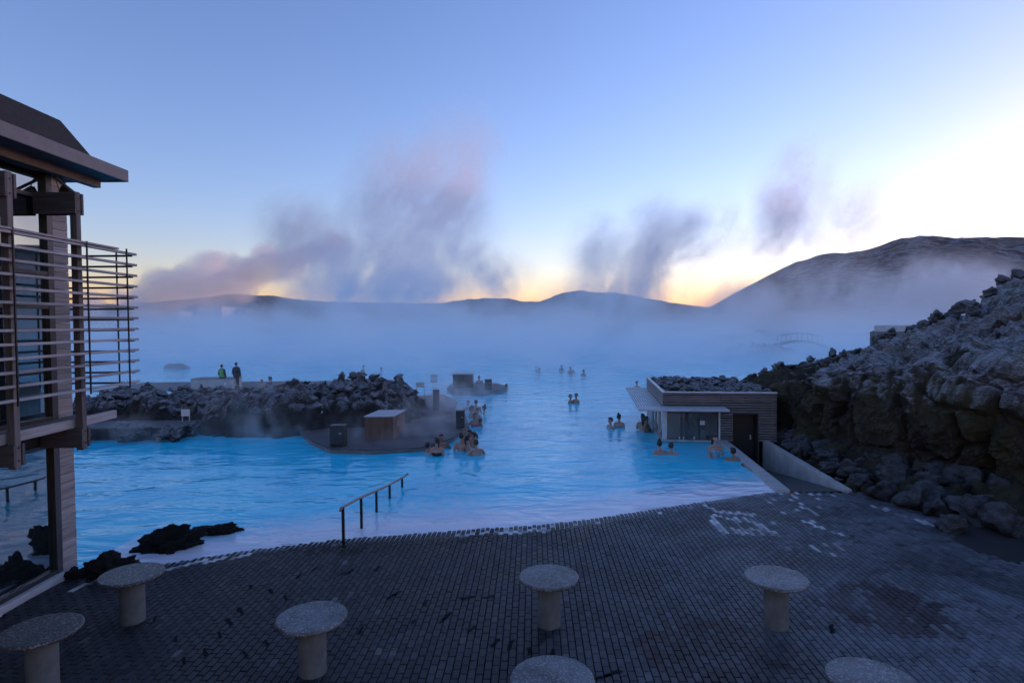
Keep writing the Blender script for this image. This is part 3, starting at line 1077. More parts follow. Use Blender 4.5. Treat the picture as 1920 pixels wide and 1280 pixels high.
# ------------------------------------------------------------------ round concrete tables
def round_table(x, y, frosted, label):
    root = empty('round_table', (x, y, 0))
    tag(root, label, 'table', 'round concrete tables on the paving')
    Rt, H = 0.457, 0.750
    MB().lathe([(0.0, H - 0.062), (Rt - 0.03, H - 0.060), (Rt - 0.006, H - 0.050), (Rt, H - 0.036), (Rt, H - 0.020), (Rt - 0.006, H - 0.006), (Rt - 0.02, H), (0.0, H)], 72) \
        .build('table_top', M['terrazzo_frost' if frosted else 'terrazzo'], root, True)
    top = root.children[0]
    for pl in top.data.polygons:
        pl.use_smooth = abs(pl.normal.z) < 0.9
    MB().lathe([(0.182, -0.02), (0.180, 0.0), (0.177, 0.02), (0.177, H - 0.061)], 48).build('pedestal', M['pedestal'], root, True)
    for pl in root.children[1].data.polygons:
        pl.use_smooth = abs(pl.normal.z) < 0.9
    return root


S = CAMZ
for (x, y, fr, lab) in ((0.1164, 1.9765, 1, 'frosted round concrete table in the middle of the paving'),
                        (-1.2972, 2.0234, 0, 'bare dark round table next to the wet rocks'),
                        (0.8601, 1.9537, 1, 'frosted round table nearest the white brick pattern'),
                        (-0.5819, 1.7121, 1, 'frosted round table with a bare patch on its rim'),
                        (-1.3134, 1.6513, 0, 'bare dark round table cut by the frame, beside the glass wall'),
                        (0.0890, 1.4020, 1, 'frosted round table cut by the bottom edge, mid picture'),
                        (0.8347, 1.3839, 1, 'frosted round table top in the bottom corner by the mound')):
    round_table(x * S, y * S, fr, lab)


# ------------------------------------------------------------------ handrail into the water
def handrail():
    pts = [(-3.55, 12.47, 0.80), (-3.45, 13.58, 0.68), (-3.37, 14.75, 0.50), (-3.28, 15.9, 0.34), (-3.15, 17.0, 0.24), (-3.10, 17.35, 0.22)]
    root = empty('handrail', (-3.55, 12.47, 0))
    tag(root, 'worn metal handrail stepping down into the lagoon', 'handrail')
    o = Vector((-3.55, 12.47, 0))
    P = [Vector(p) - o for p in pts]
    d = (P[1] - P[0]).normalized()
    rail = [P[0] - d * 0.16 + Vector((0, 0, -0.05)), P[0] - d * 0.10] + P + [P[-1] + Vector((0.02, 0.12, 0.01))]
    MB().tube(rail, 0.026, 10).build('rail', M['rail'], root, True)
    for k, p in enumerate(P[:5]):
        MB().box(p.x - 0.028, p.x + 0.028, p.y - 0.022, p.y + 0.022, -1.0 if k else -0.02, p.z - 0.02).build('post', M['steel'], root)
    MB().box(-0.06, 0.06, -0.06, 0.06, -0.005, 0.012).build('base_plate', M['steel'], root)


handrail()


# ------------------------------------------------------------------ the glass and timber building
def building():
    root = empty('glass_building', (-8.30, 11.35, 0))
    tag(root, 'timber and glass building with a louvred sunscreen', 'building')
    O = Vector((-8.30, 11.35, 0))

    def B(name, x0, x1, y0, y1, z0, z1, mat, parent=root, bevel=0.0):
        return MB().box(x0 - O.x, x1 - O.x, y0 - O.y, y1 - O.y, z0, z1).build(name, mat, parent, bevel=bevel)
    FX = -8.30
    core = B('wall', -16, FX - 0.16, 0.0, 11.28, -0.05, 7.42, M['interior'])
    # clad end strip of the facade in horizontal boards
    z = 0.02
    while z < 7.40:
        h = 0.155
        B('plank', FX - 0.15, FX + rnd.uniform(0.0, 0.006), 10.97, 11.35, z, min(z + h - 0.006, 7.41), M['cladding'], root, 0.003)
        z += h
    B('wall_end', -16, FX - 0.152, 11.281, 11.34, -0.05, 7.41, M['cladding'])
    # curtain wall: mullions, transoms, panes
    ys = [10.90, 9.42, 7.95, 6.48, 5.0, 3.5, 2.0]
    for y in ys:
        B('mullion', FX - 0.15, FX + 0.02, y - 0.07, y + 0.07, 0.12, 7.41, M['frame'], root, 0.004)
    zt = [0.16, 2.47, 2.95, 4.95, 5.55, 6.88, 7.38]
    for zz in zt:
        B('transom', FX - 0.14, FX + 0.012, 2.0, 10.83, zz - 0.035, zz + 0.035, M['frame'])
    for a, b in zip(ys[:-1], ys[1:]):
        for z0, z1 in zip(zt[:-1], zt[1:]):
            B('pane', FX - 0.075, FX - 0.055, b + 0.07, a - 0.07, z0 + 0.035, z1 - 0.035, M['dark_board'] if z0 == 2.47 else M['pane'])
    B('sill', FX - 0.15, FX + 0.10, 1.0, 10.96, -0.03, 0.115, M['concrete'], root, 0.008)
    # roof: fascia, soffit, purlin, upper hood
    B('soffit', -16, -7.60, 0.0, 12.0, 7.46, 7.50, M['soffit'])
    B('fascia', -7.60, -7.56, 0.0, 12.04, 7.44, 7.67, M['fascia'], root, 0.004)
    B('fascia', -16, -7.602, 12.0, 12.04, 7.44, 7.67, M['fascia'], root, 0.004)
    B('roof_deck', -16, -7.60, 0.0, 12.0, 7.60, 7.66, M['roof_felt'])
    B('purlin', -8.16, -8.02, 0.0, 11.9, 7.30, 7.46, M['soffit'])
    hood = MB()
    y0, y1, yt = 0.0, 11.95, 11.15
    v = [(-15, y0, 7.66), (-8.0, y0, 7.66), (-8.0, y1, 7.66), (-15, y1, 7.66), (-15, y0, 8.36), (-8.22, y0, 8.36), (-8.22, yt, 8.36), (-15, yt, 8.36)]
    hood.add([Vector(p) - O for p in v], ((0, 3, 2, 1), (4, 5, 6, 7), (0, 1, 5, 4), (1, 2, 6, 5), (2, 3, 7, 6), (3, 0, 4, 7)))
    hood.build('roof_hood', M['roof_felt'], root)
    # posts with bolts, cross beams
    for y in (10.65, 9.2, 7.75, 6.3):
        ps = B('post', -7.70, -7.58, y - 0.055, y + 0.055, 2.42, 6.95, M['timber_post'], root, 0.006)
        for zz in (6.62, 6.84, 2.55, 2.75):
            m_ = MB()
            m_.tube([Vector((-7.578, y, zz)) - O, Vector((-7.565, y, zz)) - O], 0.014, 8)
            m_.build('bolt', M['steel'], ps)
        for s in (-1, 1):
            yy = y + s * 0.082
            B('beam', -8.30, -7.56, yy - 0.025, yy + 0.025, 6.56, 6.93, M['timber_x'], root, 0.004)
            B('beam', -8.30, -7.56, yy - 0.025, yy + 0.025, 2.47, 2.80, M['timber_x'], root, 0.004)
    # walkway boards along the facade
    B('ledge_board', -7.80, -7.73, 5.0, 11.75, 2.81, 2.97, M['timber'], root, 0.005)
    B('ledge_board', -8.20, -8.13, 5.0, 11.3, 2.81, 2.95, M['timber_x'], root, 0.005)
    # louvre slats: long ones along the facade, short ones round the end
    for k in range(13):
        zz = 3.49 + 0.211 * k
        B('slat', -7.555, -7.485, 5.0, 12.12, zz - 0.022, zz + 0.022, M['timber'], root, 0.004)
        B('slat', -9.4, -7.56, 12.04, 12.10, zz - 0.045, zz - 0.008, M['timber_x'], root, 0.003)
    B('slat', -7.60, -7.47, 5.0, 11.55, 6.055, 6.09, M['timber'], root, 0.003)
    for (x, y) in ((-7.475, 10.68), (-7.475, 11.78), (-7.475, 9.1), (-7.84, 12.03), (-7.475, 7.6)):
        B('tie_rod', x - 0.011, x + 0.011, y - 0.011, y + 0.011, 3.40, 6.10, M['steel'])
    # raking strut under the eaves
    MB().tube([Vector((-8.25, 11.0, 7.30)) - O, Vector((-7.66, 10.78, 6.90)) - O], 0.028, 8).build('strut', M['fascia'], root)
    # floodlight with its cable
    fl = empty('floodlight', (-8.02, 10.98, 7.06))
    tag(fl, 'small floodlight hung under the building eaves', 'floodlight')
    MB().box(-0.09, 0.09, -0.05, 0.05, -0.08, 0.04, Matrix.Rotation(0.5, 4, 'Y')).build('housing', M['steel'], fl, bevel=0.006)
    MB().box(-0.08, 0.08, -0.04, 0.04, -0.086, -0.081, Matrix.Rotation(0.5, 4, 'Y')).build('lens', M['lamp_glass'], fl)
    MB().tube([(-0.02, 0, 0.03), (-0.05, 0, 0.16), (-0.12, 0, 0.24)], 0.008, 6).build('bracket', M['steel'], fl)
    MB().tube([(0.05, 0, 0.0), (-0.02, 0.03, -0.16), (-0.14, 0.02, -0.02), (-0.2, 0, 0.22)], 0.006, 6).build('cable', M['steel'], fl)


building()


# ------------------------------------------------------------------ the bar kiosk and its ramp
def kiosk():
    root = empty('bar_kiosk', KO, KA)
    tag(root, 'slatted poolside bar kiosk with a lava stone roof', 'kiosk')

    def B(name, x0, x1, y0, y1, z0, z1, mat, parent=root, bevel=0.0):
        return MB().box(x0, x1, y0, y1, z0, z1).build(name, mat, parent, bevel=bevel)
    W, D = 4.22, 6.6
    FLOOR = -1.0
    B('floor', 0.0, W, 0.02, D, FLOOR - 0.1, FLOOR, M['concrete_dark'])
    B('wall', 0.05, W, D - 0.15, D, FLOOR, 1.75, M['concrete_dark'])
    B('wall', W - 0.18, W - 0.03, 0.05, D - 0.16, FLOOR, 1.75, M['concrete_dark'])
    B('wall', 0.12, 2.28, 0.10, 0.30, FLOOR, -0.02, M['concrete'])
    B('wall', 0.0, 0.12, 0.10, D - 0.16, FLOOR, -0.02, M['concrete'])
    B('partition', 2.42, 2.50, 0.3, 5.0, FLOOR, 1.60, M['interior'])
    B('back_bar', 0.5, 2.3, 2.6, 3.0, FLOOR, 1.5, M['interior'])
    B('counter', -0.12, 2.30, -0.08, 0.34, -0.018, 0.045, M['concrete'], root, 0.006)
    B('counter', -0.12, 0.14, 0.345, 5.0, -0.018, 0.045, M['concrete'], root, 0.006)
    B('roof_slab', 0.03, W - 0.03, 0.06, D - 0.02, 1.56, 1.72, M['concrete_dark'])
    # slats of the parapet and of the wall either side of the door
    pitch = 0.098
    z = 1.86
    k = 0
    while z > 0.02:
        if z > 1.26:
            B('slat', 0.0, 2.16, 0.0, 0.035, z - 0.066, z, M['kiosk_slat'], root, 0.003)
            B('slat', -0.002, 0.033, 0.04, D, z - 0.066, z, M['timber'], root, 0.003)
        if z > 1.08:
            B('slat', 2.165, W, -0.02 + 0.012 * (k % 2), 0.035, z - 0.066, z, M['kiosk_slat'], root, 0.003)
        else:
            B('slat', 2.165, 2.62, -0.02 + 0.012 * (k % 2), 0.035, z - 0.066, z, M['kiosk_slat'], root, 0.003)
            B('slat', 3.56, W, -0.02 + 0.012 * (k % 2), 0.035, z - 0.066, z, M['kiosk_slat'], root, 0.003)
        z -= pitch
        k += 1
    for x in (2.18, 2.58, 3.08, 3.58, 4.15):
        B('batten', x - 0.025, x + 0.025, 0.037, 0.08, (1.06 if x == 3.08 else -0.9 if x > 2.5 else 0.0), 1.84, M['dark_board'])
    B('backing', 0.04, W - 0.01, 0.085, 0.10, 1.10, 1.855, M['dark_board'])
    B('backing', 0.09, 0.105, 0.105, D - 0.02, 1.26, 1.855, M['dark_board'])
    B('capping', -0.02, W + 0.02, -0.03, 0.10, 1.862, 1.90, M['white_paint'], root, 0.004)
    B('capping', -0.02, 0.10, 0.102, D, 1.862, 1.90, M['white_paint'], root, 0.004)
    # door: dark recess at the foot of the ramp
    door = B('door', 2.64, 3.54, 0.55, 0.60, FLOOR, 1.05, M['dark_door'])
    B('handle', 3.38, 3.42, 0.51, 0.548, 0.0, 0.18, M['white_paint'], door)
    B('door_lintel', 2.62, 3.56, 0.0, 0.6, 1.06, 1.10, M['dark_board'])
    B('door_reveal', 2.58, 2.635, 0.04, 0.6, FLOOR, 1.06, M['dark_board'])
    B('door_reveal', 3.545, 3.60, 0.04, 0.6, FLOOR, 1.06, M['dark_board'])
    # glazing
    for (x0, x1) in ((0.0, 0.16), (2.10, 2.16)):
        B('pillar', x0, x1, 0.0, 0.16, 0.046, 1.25, M['white_paint'], root, 0.006)
    B('window_head', 0.16, 2.10, 0.02, 0.14, 1.10, 1.25, M['frame'])
    for (x0, x1) in ((0.165, 0.70), (0.71, 1.40), (1.41, 2.095)):
        pn = B('pane', x0, x1, 0.07, 0.082, 0.05, 1.10, M['clear_pane'])
        B('pane_edge', x1 - 0.012, x1, 0.055, 0.068, 0.05, 1.10, M['frame'], pn)
    for (y0, y1) in ((0.2, 1.5), (1.55, 2.9), (2.95, 4.2)):
        B('pane', 0.06, 0.072, y0, y1, 0.05, 1.25, M['clear_pane'])
    for y in (1.525, 2.925, 4.25):
        B('pillar', 0.0, 0.10, y - 0.024, y + 0.024, 0.046, 1.25, M['white_paint'], root, 0.004)
    B('wall', 0.01, 0.12, 4.28, D - 0.16, -0.019, 1.25, M['concrete'])
    # canopy: front slab and slatted side wing
    B('canopy', -0.92, 2.30, -0.92, -0.01, 1.27, 1.345, M['pale_panel'], root, 0.006)
    B('canopy_edge', -0.98, -0.925, -0.92, 7.0, 1.25, 1.345, M['pale_panel'], root, 0.005)
    for k in range(9):
        x = -0.88 + k * 0.098
        B('canopy_slat', x, x + 0.050, 0.0, 7.0, 1.29, 1.335, M['white_paint'], root)
    for y in (0.6, 2.2, 3.8, 5.4, 6.9):
        B('canopy_rib', -0.92, -0.005, y - 0.03, y + 0.03, 1.21, 1.285, M['frame'])
    # loose lava stones on the roof
    for k in range(230):
        x, y = rnd.uniform(0.2, W - 0.1), D * 0.02 + 0.15 + rnd.random() * (D - 0.4)
        sz = rnd.uniform(0.10, 0.20)
        put('stone', STONES[k % 6], root, (x, y, 1.76 + sz * 0.35 + rnd.uniform(0, 0.06)), sz, 0.8)
    # notices and bar things
    def small(name, label, cat, u, v_, z0, build):
        p = KO + KU * u + KV * v_
        e = empty(name, (p.x, p.y, z0), KA)
        tag(e, label, cat)
        build(e)
        return e
    small('notice', 'small pale notice stuck up inside the kiosk window', 'notice', 1.50, 0.055, 0.62,
          lambda e: MB().box(-0.09, 0.09, -0.003, 0.003, 0, 0.16).build('sheet', M['white_paint'], e))
    for k, (u, lab) in enumerate(((0.62, 'pale cup on the kiosk counter nearest the pillar'), (0.78, 'second pale cup along the kiosk counter'),
                                  (1.18, 'third pale cup on the kiosk counter, mid window'))):
        small('cup', lab, 'cup', u, -0.02, 0.046, lambda e: MB().lathe([(0.026, 0), (0.036, 0.12), (0.031, 0.12), (0.024, 0.01), (0.0, 0.01)], 16).build('body', M['glass_cup'], e, True))
    small('card_holder', 'dark card holder at the door end of the counter', 'holder', 1.72, -0.02, 0.046,
          lambda e: MB().box(-0.07, 0.07, -0.03, 0.03, 0, 0.17).build('body', M['box_dark'], e, bevel=0.006))


kiosk()


def ramp():
    # sloping floor between two concrete walls
    v = [(CURB_A.x + 0.1, CURB_A.y, -0.012), (WALL_A.x, WALL_A.y, -0.012), (WALL_B.x, WALL_B.y, -1.0), (CURB_B.x + 0.1, CURB_B.y, -1.0)]
    e = KV * 1.4
    v += [(v[3][0] + e.x, v[3][1] + e.y, -0.995), (v[2][0] + e.x, v[2][1] + e.y, -0.995)]
    o = mesh_obj('ramp_path', v, [(0, 1, 2, 3), (3, 2, 5, 4)], M['ramp'])
    tag(o, 'ramp floor dropping to the kiosk door', None, None, 'structure')
    for nm, A_, B_, w, lab in (('kerb_wall', CURB_A, CURB_B, 0.30, 'low pale concrete wall between the pool and the ramp'),
                               ('retaining_wall', WALL_A, WALL_B, 0.22, 'tapering concrete retaining wall between ramp and boulders')):
        d = (B_ - A_).normalized()
        n = Vector((d.y, -d.x, 0))
        if nm == 'kerb_wall':
            n = -n
        a0, b0 = A_ + d * (-0.05), B_ + d * 0.25
        zt = 0.06
        poly = [a0, b0, b0 + n * w, a0 + n * w] if nm != 'kerb_wall' else [a0 - n * 0.1, b0 - n * 0.1, b0 + n * 0.24, a0 + n * 0.24]
        mb = MB()
        mb.prism([(q.x, q.y) for q in poly], -1.15, zt)
        o = mb.build(nm, M['concrete'], None, bevel=0.012)
        tag(o, lab, 'wall')


ramp()


# ------------------------------------------------------------------ decks, cabins, promenade
def deck(name, px_pts, z, label, rot=0.0):
    poly = [gp(x, y, z) for x, y in px_pts]
    c = sum(poly, Vector()) / len(poly)
    root = empty(name, (c.x, c.y, 0))
    tag(root, label, 'deck')
    MB().prism([(p.x - c.x, p.y - c.y) for p in poly], WATER_Z - 0.4, z - 0.035).build('frame', M['concrete_dark'], root)
    # planks clipped to the outline
    V, Fc = [], []
    bm = bmesh.new()
    cs, sn = math.cos(rot), math.sin(rot)
    loc = [((p.x - c.x) * cs + (p.y - c.y) * sn, -(p.x - c.x) * sn + (p.y - c.y) * cs) for p in poly]
    ymin, ymax = min(q[1] for q in loc), max(q[1] for q in loc)
    y = ymin
    while y < ymax:
        xs = []
        for (ax_, ay_), (bx_, by_) in zip(loc, loc[1:] + loc[:1]):
            ym = y + 0.07
            if (ay_ - ym) * (by_ - ym) < 0:
                xs.append(ax_ + (bx_ - ax_) * (ym - ay_) / (by_ - ay_))
        xs.sort()
        for a, b in zip(xs[::2], xs[1::2]):
            mb = MB().box(a, b, y + 0.004, y + 0.136, z - 0.033, z + rnd.uniform(-0.003, 0.003))
            n0 = len(V)
            V += [(q[0] * cs - q[1] * sn, q[0] * sn + q[1] * cs, q[2]) for q in mb.v]
            Fc += [tuple(n0 + t for t in f) for f in mb.f]
        y += 0.14
    o = mesh_obj('deck_planks', V, Fc, M['deck_wood'], root)
    o['kind'] = 'stuff'
    return root


deck('timber_deck', [(560, 806), (585, 826), (620, 841), (700, 843), (790, 838), (850, 820), (880, 800), (872, 776), (800, 756), (700, 768), (600, 790)], 0.14,
     'angular timber deck with the wooden cabin on it', 0.4)
deck('far_deck', [(838, 726), (850, 735), (905, 737), (945, 730), (952, 724), (930, 718), (850, 717)], 0.16, 'far small timber deck with the dark hut', 0.0)
deck('side_deck', [(770, 764), (800, 775), (850, 770), (857, 752), (830, 738), (780, 742)], 0.30, 'narrow timber walkway behind the wooden cabin', 0.6)


def cabin():
    A_ = gp(684.8, 824, 0.14)
    root = empty('wooden_cabin', (A_.x, A_.y, 0.14), 0.0)
    tag(root, 'low brown wooden cabin with a pale sloping lid', 'cabin')
    w, d, h0, h1 = 1.08, 2.6, 0.88, 0.74
    sh = 0.10
    MB().box(0.03, w - 0.03, 0.03, d - 0.03, 0, 0.70).build('core', M['dark_board'], root)
    n = 9
    for k in range(n):
        x0, x1 = w * k / n + 0.003, w * (k + 1) / n - 0.003
        MB().box(x0, x1, 0.0, 0.028, 0, h0 - 0.01).build('board', M['cabin_wood'], root)
        MB().box(x0, x1, d - 0.028, d, 0, h1 - 0.01).build('board', M['cabin_wood'], root)
    n = 20
    for k in range(n):
        y0, y1 = 0.03 + (d - 0.06) * k / n + 0.003, 0.03 + (d - 0.06) * (k + 1) / n - 0.003
        hh = h0 + (h1 - h0) * (y0 / d) - 0.012
        MB().box(w - 0.028, w, y0, y1, 0, hh).build('board', M['cabin_wood'], root)
        MB().box(0, 0.028, y0, y1, 0, hh).build('board', M['cabin_wood'], root)
    v = [(-0.04, -0.04, h0), (w + 0.04, -0.04, h0), (w + 0.04, d + 0.04, h1), (-0.04, d + 0.04, h1)]
    v += [(a, b, c + 0.035) for a, b, c in v]
    mesh_obj('lid', v, [(0, 3, 2, 1), (4, 5, 6, 7), (0, 1, 5, 4), (1, 2, 6, 5), (2, 3, 7, 6), (3, 0, 4, 7)], M['pale_panel'], root)
    MB().box(w + 0.001, w + 0.02, 1.0, 1.03, 0.35, 0.55).build('handle', M['white_paint'], root)


cabin()


def cabinet(name, px0, px1, ytop, ybase, zb, depth, label, cat, mat, slot=True):
    A_, B_ = gp(px0, ybase, zb), gp(px1, ybase, zb)
    w = B_.x - A_.x
    T = at((px0 + px1) / 2, ytop, A_.y)
    h = T.z - zb
    root = empty(name, ((A_.x + B_.x) / 2, A_.y, zb))
    tag(root, label, cat)
    MB().box(-w / 2, w / 2, 0, depth, 0, h - 0.03).build('body', mat, root, bevel=0.012)
    MB().box(-w / 2 - 0.012, w / 2 + 0.012, -0.012, depth + 0.012, h - 0.029, h).build('lid', M['steel'], root, bevel=0.006)
    if slot:
        MB().box(w * 0.12, w * 0.32, -0.008, -0.001, h * 0.62, h * 0.66).build('latch', M['pale_panel'], root)
    MB().box(-w * 0.4, w * 0.4, -0.006, -0.001, 0.04, 0.10).build('kick_plate', M['steel'], root)
    return root


cabinet('towel_cabinet', 618, 645, 798, 838, 0.14, 0.45, 'dark box cabinet at the front corner of the timber deck', 'cabinet', M['box_dark'])
cabinet('towel_cabinet', 855, 871, 770, 804, 0.14, 0.35, 'dark slim cabinet at the pool end of the timber deck', 'cabinet', M['box_dark'])
cabinet('service_pillar', 812, 823, 731, 769, 0.30, 0.30, 'grey service pillar in the steam behind the deck', 'pillar', M['concrete_dark'], False)
cabinet('towel_cabinet', 909, 922, 711, 731, 0.16, 0.40, 'dark cabinet standing right of the far hut', 'cabinet', M['box_dark'])
cabinet('service_pillar', 807, 820, 703, 717, 0.16, 0.30, 'pale panel box left of the far hut', 'pillar', M['pale_panel'], False)


def hut():
    A_, B_ = gp(849, 727, 0.16), gp(886, 727, 0.16)
    w = B_.x - A_.x
    root = empty('far_hut', (A_.x, A_.y, 0.16))
    tag(root, 'dark open-fronted hut with a pale roof edge on the far deck', 'hut')
    h = at(867, 700, A_.y).z - 0.16
    MB().box(0, w, 1.15, 1.2, 0, h - 0.08).build('back_wall', M['dark_board'], root)
    MB().box(0, 0.05, 0, 1.149, 0, h - 0.08).build('side_wall', M['dark_board'], root)
    MB().box(w - 0.05, w, 0, 1.149, 0, h - 0.08).build('side_wall', M['dark_board'], root)
    MB().box(0.051, w - 0.051, 0.1, 0.14, 0, 0.42).build('front_panel', M['cabin_wood'], root)
    MB().box(-0.06, w + 0.06, -0.08, 1.26, h - 0.079, h).build('roof', M['pale_panel'], root, bevel=0.01)


hut()


def signboard(px, ytop, ybot, base_y, label):
    zb = 0.5
    T = at(px, ytop, base_y)
    root = empty('sign_board', (T.x, base_y, zb))
    tag(root, label, 'sign', 'sign boards along the promenade')
    s = base_y / FPX
    h = T.z - zb
    bh = (ybot - ytop) * s
    w = 16 * s
    MB().box(-w / 2, w / 2, -0.015, 0.015, h - bh, h).build('panel', M['white_paint'], root, bevel=0.004)
    for x in (-w / 2 + 0.03, w / 2 - 0.03):
        MB().box(x - 0.018, x + 0.018, 0.016, 0.05, -0.1, h).build('leg', M['pale_panel'], root)


signboard(347.5, 767, 780, 26.0, 'white sign board on two legs nearest the glass building')
signboard(488, 762, 776, 26.6, 'white sign board half lost in steam mid promenade')
signboard(597, 762, 776, 26.0, 'white sign board on two legs by the timber deck')
signboard(788, 716, 726, 34.0, 'faint sign board left of the far hut')


def promenade():
    a, b = gp(165, 828, WATER_Z), gp(430, 822, WATER_Z)
    y = 24.4
    x0, x1 = -18.6, -13.6
    root = empty('promenade', (x0, y, 0))
    tag(root, 'dark timber promenade wall below the lava bank', 'promenade')
    n = 34
    w = (x1 - x0) / n
    for k in range(n):
        MB().box(k * w + 0.006, (k + 1) * w - 0.006, 0, 0.04, -0.4, 0.42 + rnd.uniform(-0.008, 0.008)).build('board', M['dark_board'], root)
    MB().box(-0.05, x1 - x0 + 0.05, -0.03, 1.9, 0.435, 0.47).build('walkway', M['deck_wood'], root)
    MB().box(-0.05, x1 - x0 + 0.05, 0.05, 1.9, -0.4, 0.43).build('fill', M['joint'], root)


promenade()


def men_box():
    A_, B_ = gp(366, 727, 0.05), gp(440, 727, 0.05)
    root = empty('concrete_box', (A_.x, A_.y - 0.6, 0.0))
    tag(root, 'low pale concrete box in front of the two standing people', 'box')
    w = B_.x - A_.x
    MB().box(0, w, 0, 1.6, -0.3, 0.72).build('body', M['concrete'], root, bevel=0.02)
    MB().box(-0.03, w + 0.03, -0.03, 1.63, 0.721, 0.76).build('lid', M['cladding'], root, bevel=0.008)
    MB().box(w * 0.80, w * 0.86, -0.012, -0.001, 0.30, 0.48).build('sticker', M['white_paint'], root)
    p = Vector((A_.x - 4, A_.y - 2, 0))
    o = MB().box(-30.0, -12.0, 42.8, 49.0, -0.5, 0.02).build('far_platform', M['concrete_dark'], None, bevel=0.03)
    tag(o, 'low stone platform the two standing people stand on', 'platform')


men_box()


# ------------------------------------------------------------------ arched bridge, far buildings
def bridge():
    y = 93.0
    A_, B_ = at(1436, 657, y), at(1566, 657, y)
    L = B_.x - A_.x
    root = empty('arched_bridge', (A_.x, y, 0))
    tag(root, 'slender arched footbridge with thin railings in the steam', 'bridge')
    n = 24
    H = 1.45
    zz = lambda t: 0.15 + H * (1 - (2 * t - 1) ** 2)
    v, f = [], []
    for k in range(n + 1):
        t = k / n
        for (yy, dz) in ((0, 0), (1.5, 0), (1.5, -0.32), (0, -0.32)):
            v.append((L * t, yy, zz(t) + dz))
    for k in range(n):
        for j in range(4):
            j2 = (j + 1) % 4
            f.append((k * 4 + j, k * 4 + 4 + j, k * 4 + 4 + j2, k * 4 + j2))
    mesh_obj('arch', v, f, M['dark_board'], root)
    for yy in (0.06, 1.44):
        rail = MB().tube([(L * t, yy, zz(t) + 1.05) for t in (0.22 + 0.6 * k / 14 for k in range(15))], 0.035, 6).build('rail', M['steel'], root)
        for t in (0.22, 0.36, 0.52, 0.67, 0.82):
            MB().tube([(L * t, yy, zz(t) - 0.05), (L * t, yy, zz(t) + 1.05)], 0.04, 6).build('post', M['steel'], root)


bridge()


def block(name, px0, px1, ytop, y, zb, depth, mat, label, cat, windows=(), roof=None, rz=0.0):
    A_, B_ = at(px0, ytop, y), at(px1, ytop, y)
    root = empty(name, (A_.x, y, zb), rz)
    tag(root, label, cat)
    w, h = B_.x - A_.x, A_.z - zb
    MB().box(0, w, 0, depth, 0, h).build('wall', mat, root)
    for (u, v_, ww, hh) in windows:
        MB().box(w * u, w * (u + ww), -depth * 0.004 - 0.02, -0.005, h * v_, h * (v_ + hh)).build('window', M['frame'], root)
    if roof:
        MB().box(-w * 0.02, w * 1.02, -depth * 0.02, depth * 1.02, h + 0.01, h + roof).build('roof', M['pale_panel'], root)
    return root


wins = [(0.36 + 0.10 * i, 0.30 + 0.17 * j, 0.045, 0.10) for i in (0, 1) for j in range(4)]
block('power_station', 370, 416, 576, 620, -1, 30, M['far_wall'], 'white power station hall with two rows of windows, far off', 'building', wins, 0.5)
block('power_station', 284, 336, 585, 640, -1, 25, M['far_wall'], 'lower white hall left of the windowed power station hall', 'building', [(0.1, 0.3, 0.1, 0.3), (0.5, 0.3, 0.1, 0.3)], 0.5)
block('power_station', 418, 462, 580, 650, -1, 20, M['far_dark'], 'dark plant block right of the windowed power station hall', 'building', [(0.2, 0.4, 0.1, 0.3)], 0.4)
b_ = block('concrete_building', 1631, 1780, 622, 44, -0.5, 9, M['concrete_dark'], 'flat roofed grey building peeping over the mound', 'building', [(0.02, 0.62, 0.9, 0.30)], None, -R(33))
A_, Z0 = at(1636, 610, 44.4), at(1636, 622, 44.0).z
MB().box(0.25, 5.4, 0.3, 8.5, Z0 + 0.515, A_.z + 0.5).build('parapet', M['pale_panel'], b_)


# ------------------------------------------------------------------ people
dg_cache = {}


def blob(name, caps, voxel, mats, cut=None):
    """one continuous skin grown over tapered limbs: (p0, r0, p1, r1)"""
    V, Fc = [], []
    for (p0, r0, p1, r1) in caps:
        bm = bmesh.new()
        p0, p1 = Vector(p0), Vector(p1)
        bmesh.ops.create_icosphere(bm, subdivisions=2, radius=r0, matrix=Matrix.Translation(p0))
        if (p1 - p0).length > 1e-4:
            bmesh.ops.create_icosphere(bm, subdivisions=2, radius=r1, matrix=Matrix.Translation(p1))
            h = bmesh.ops.convex_hull(bm, input=bm.verts[:])
            junk = [g_ for g_ in h['geom_interior'] + h['geom_unused'] if isinstance(g_, bmesh.types.BMVert)]
            bmesh.ops.delete(bm, geom=junk, context='VERTS')
        bm.verts.ensure_lookup_table()
        bm.verts.index_update()
        n0 = len(V)
        V += [v.co[:] for v in bm.verts]
        Fc += [tuple(n0 + v.index for v in f.verts) for f in bm.faces]
        bm.free()
    tmp = mesh_obj('tmp_' + name, V, Fc)
    rm = tmp.modifiers.new('r', 'REMESH')
    rm.mode = 'VOXEL'
    rm.voxel_size = voxel
    rm.use_smooth_shade = True
    sm = tmp.modifiers.new('s', 'SMOOTH')
    sm.factor = 0.5
    sm.iterations = 3
    dg = bpy.context.evaluated_depsgraph_get()
    me = bpy.data.meshes.new_from_object(tmp.evaluated_get(dg))
    bpy.data.objects.remove(tmp)
    me.name = name
    me.materials.clear()
    for mt in mats:
        me.materials.append(mt)
    me.polygons.foreach_set('use_smooth', [True] * len(me.polygons))
    return me


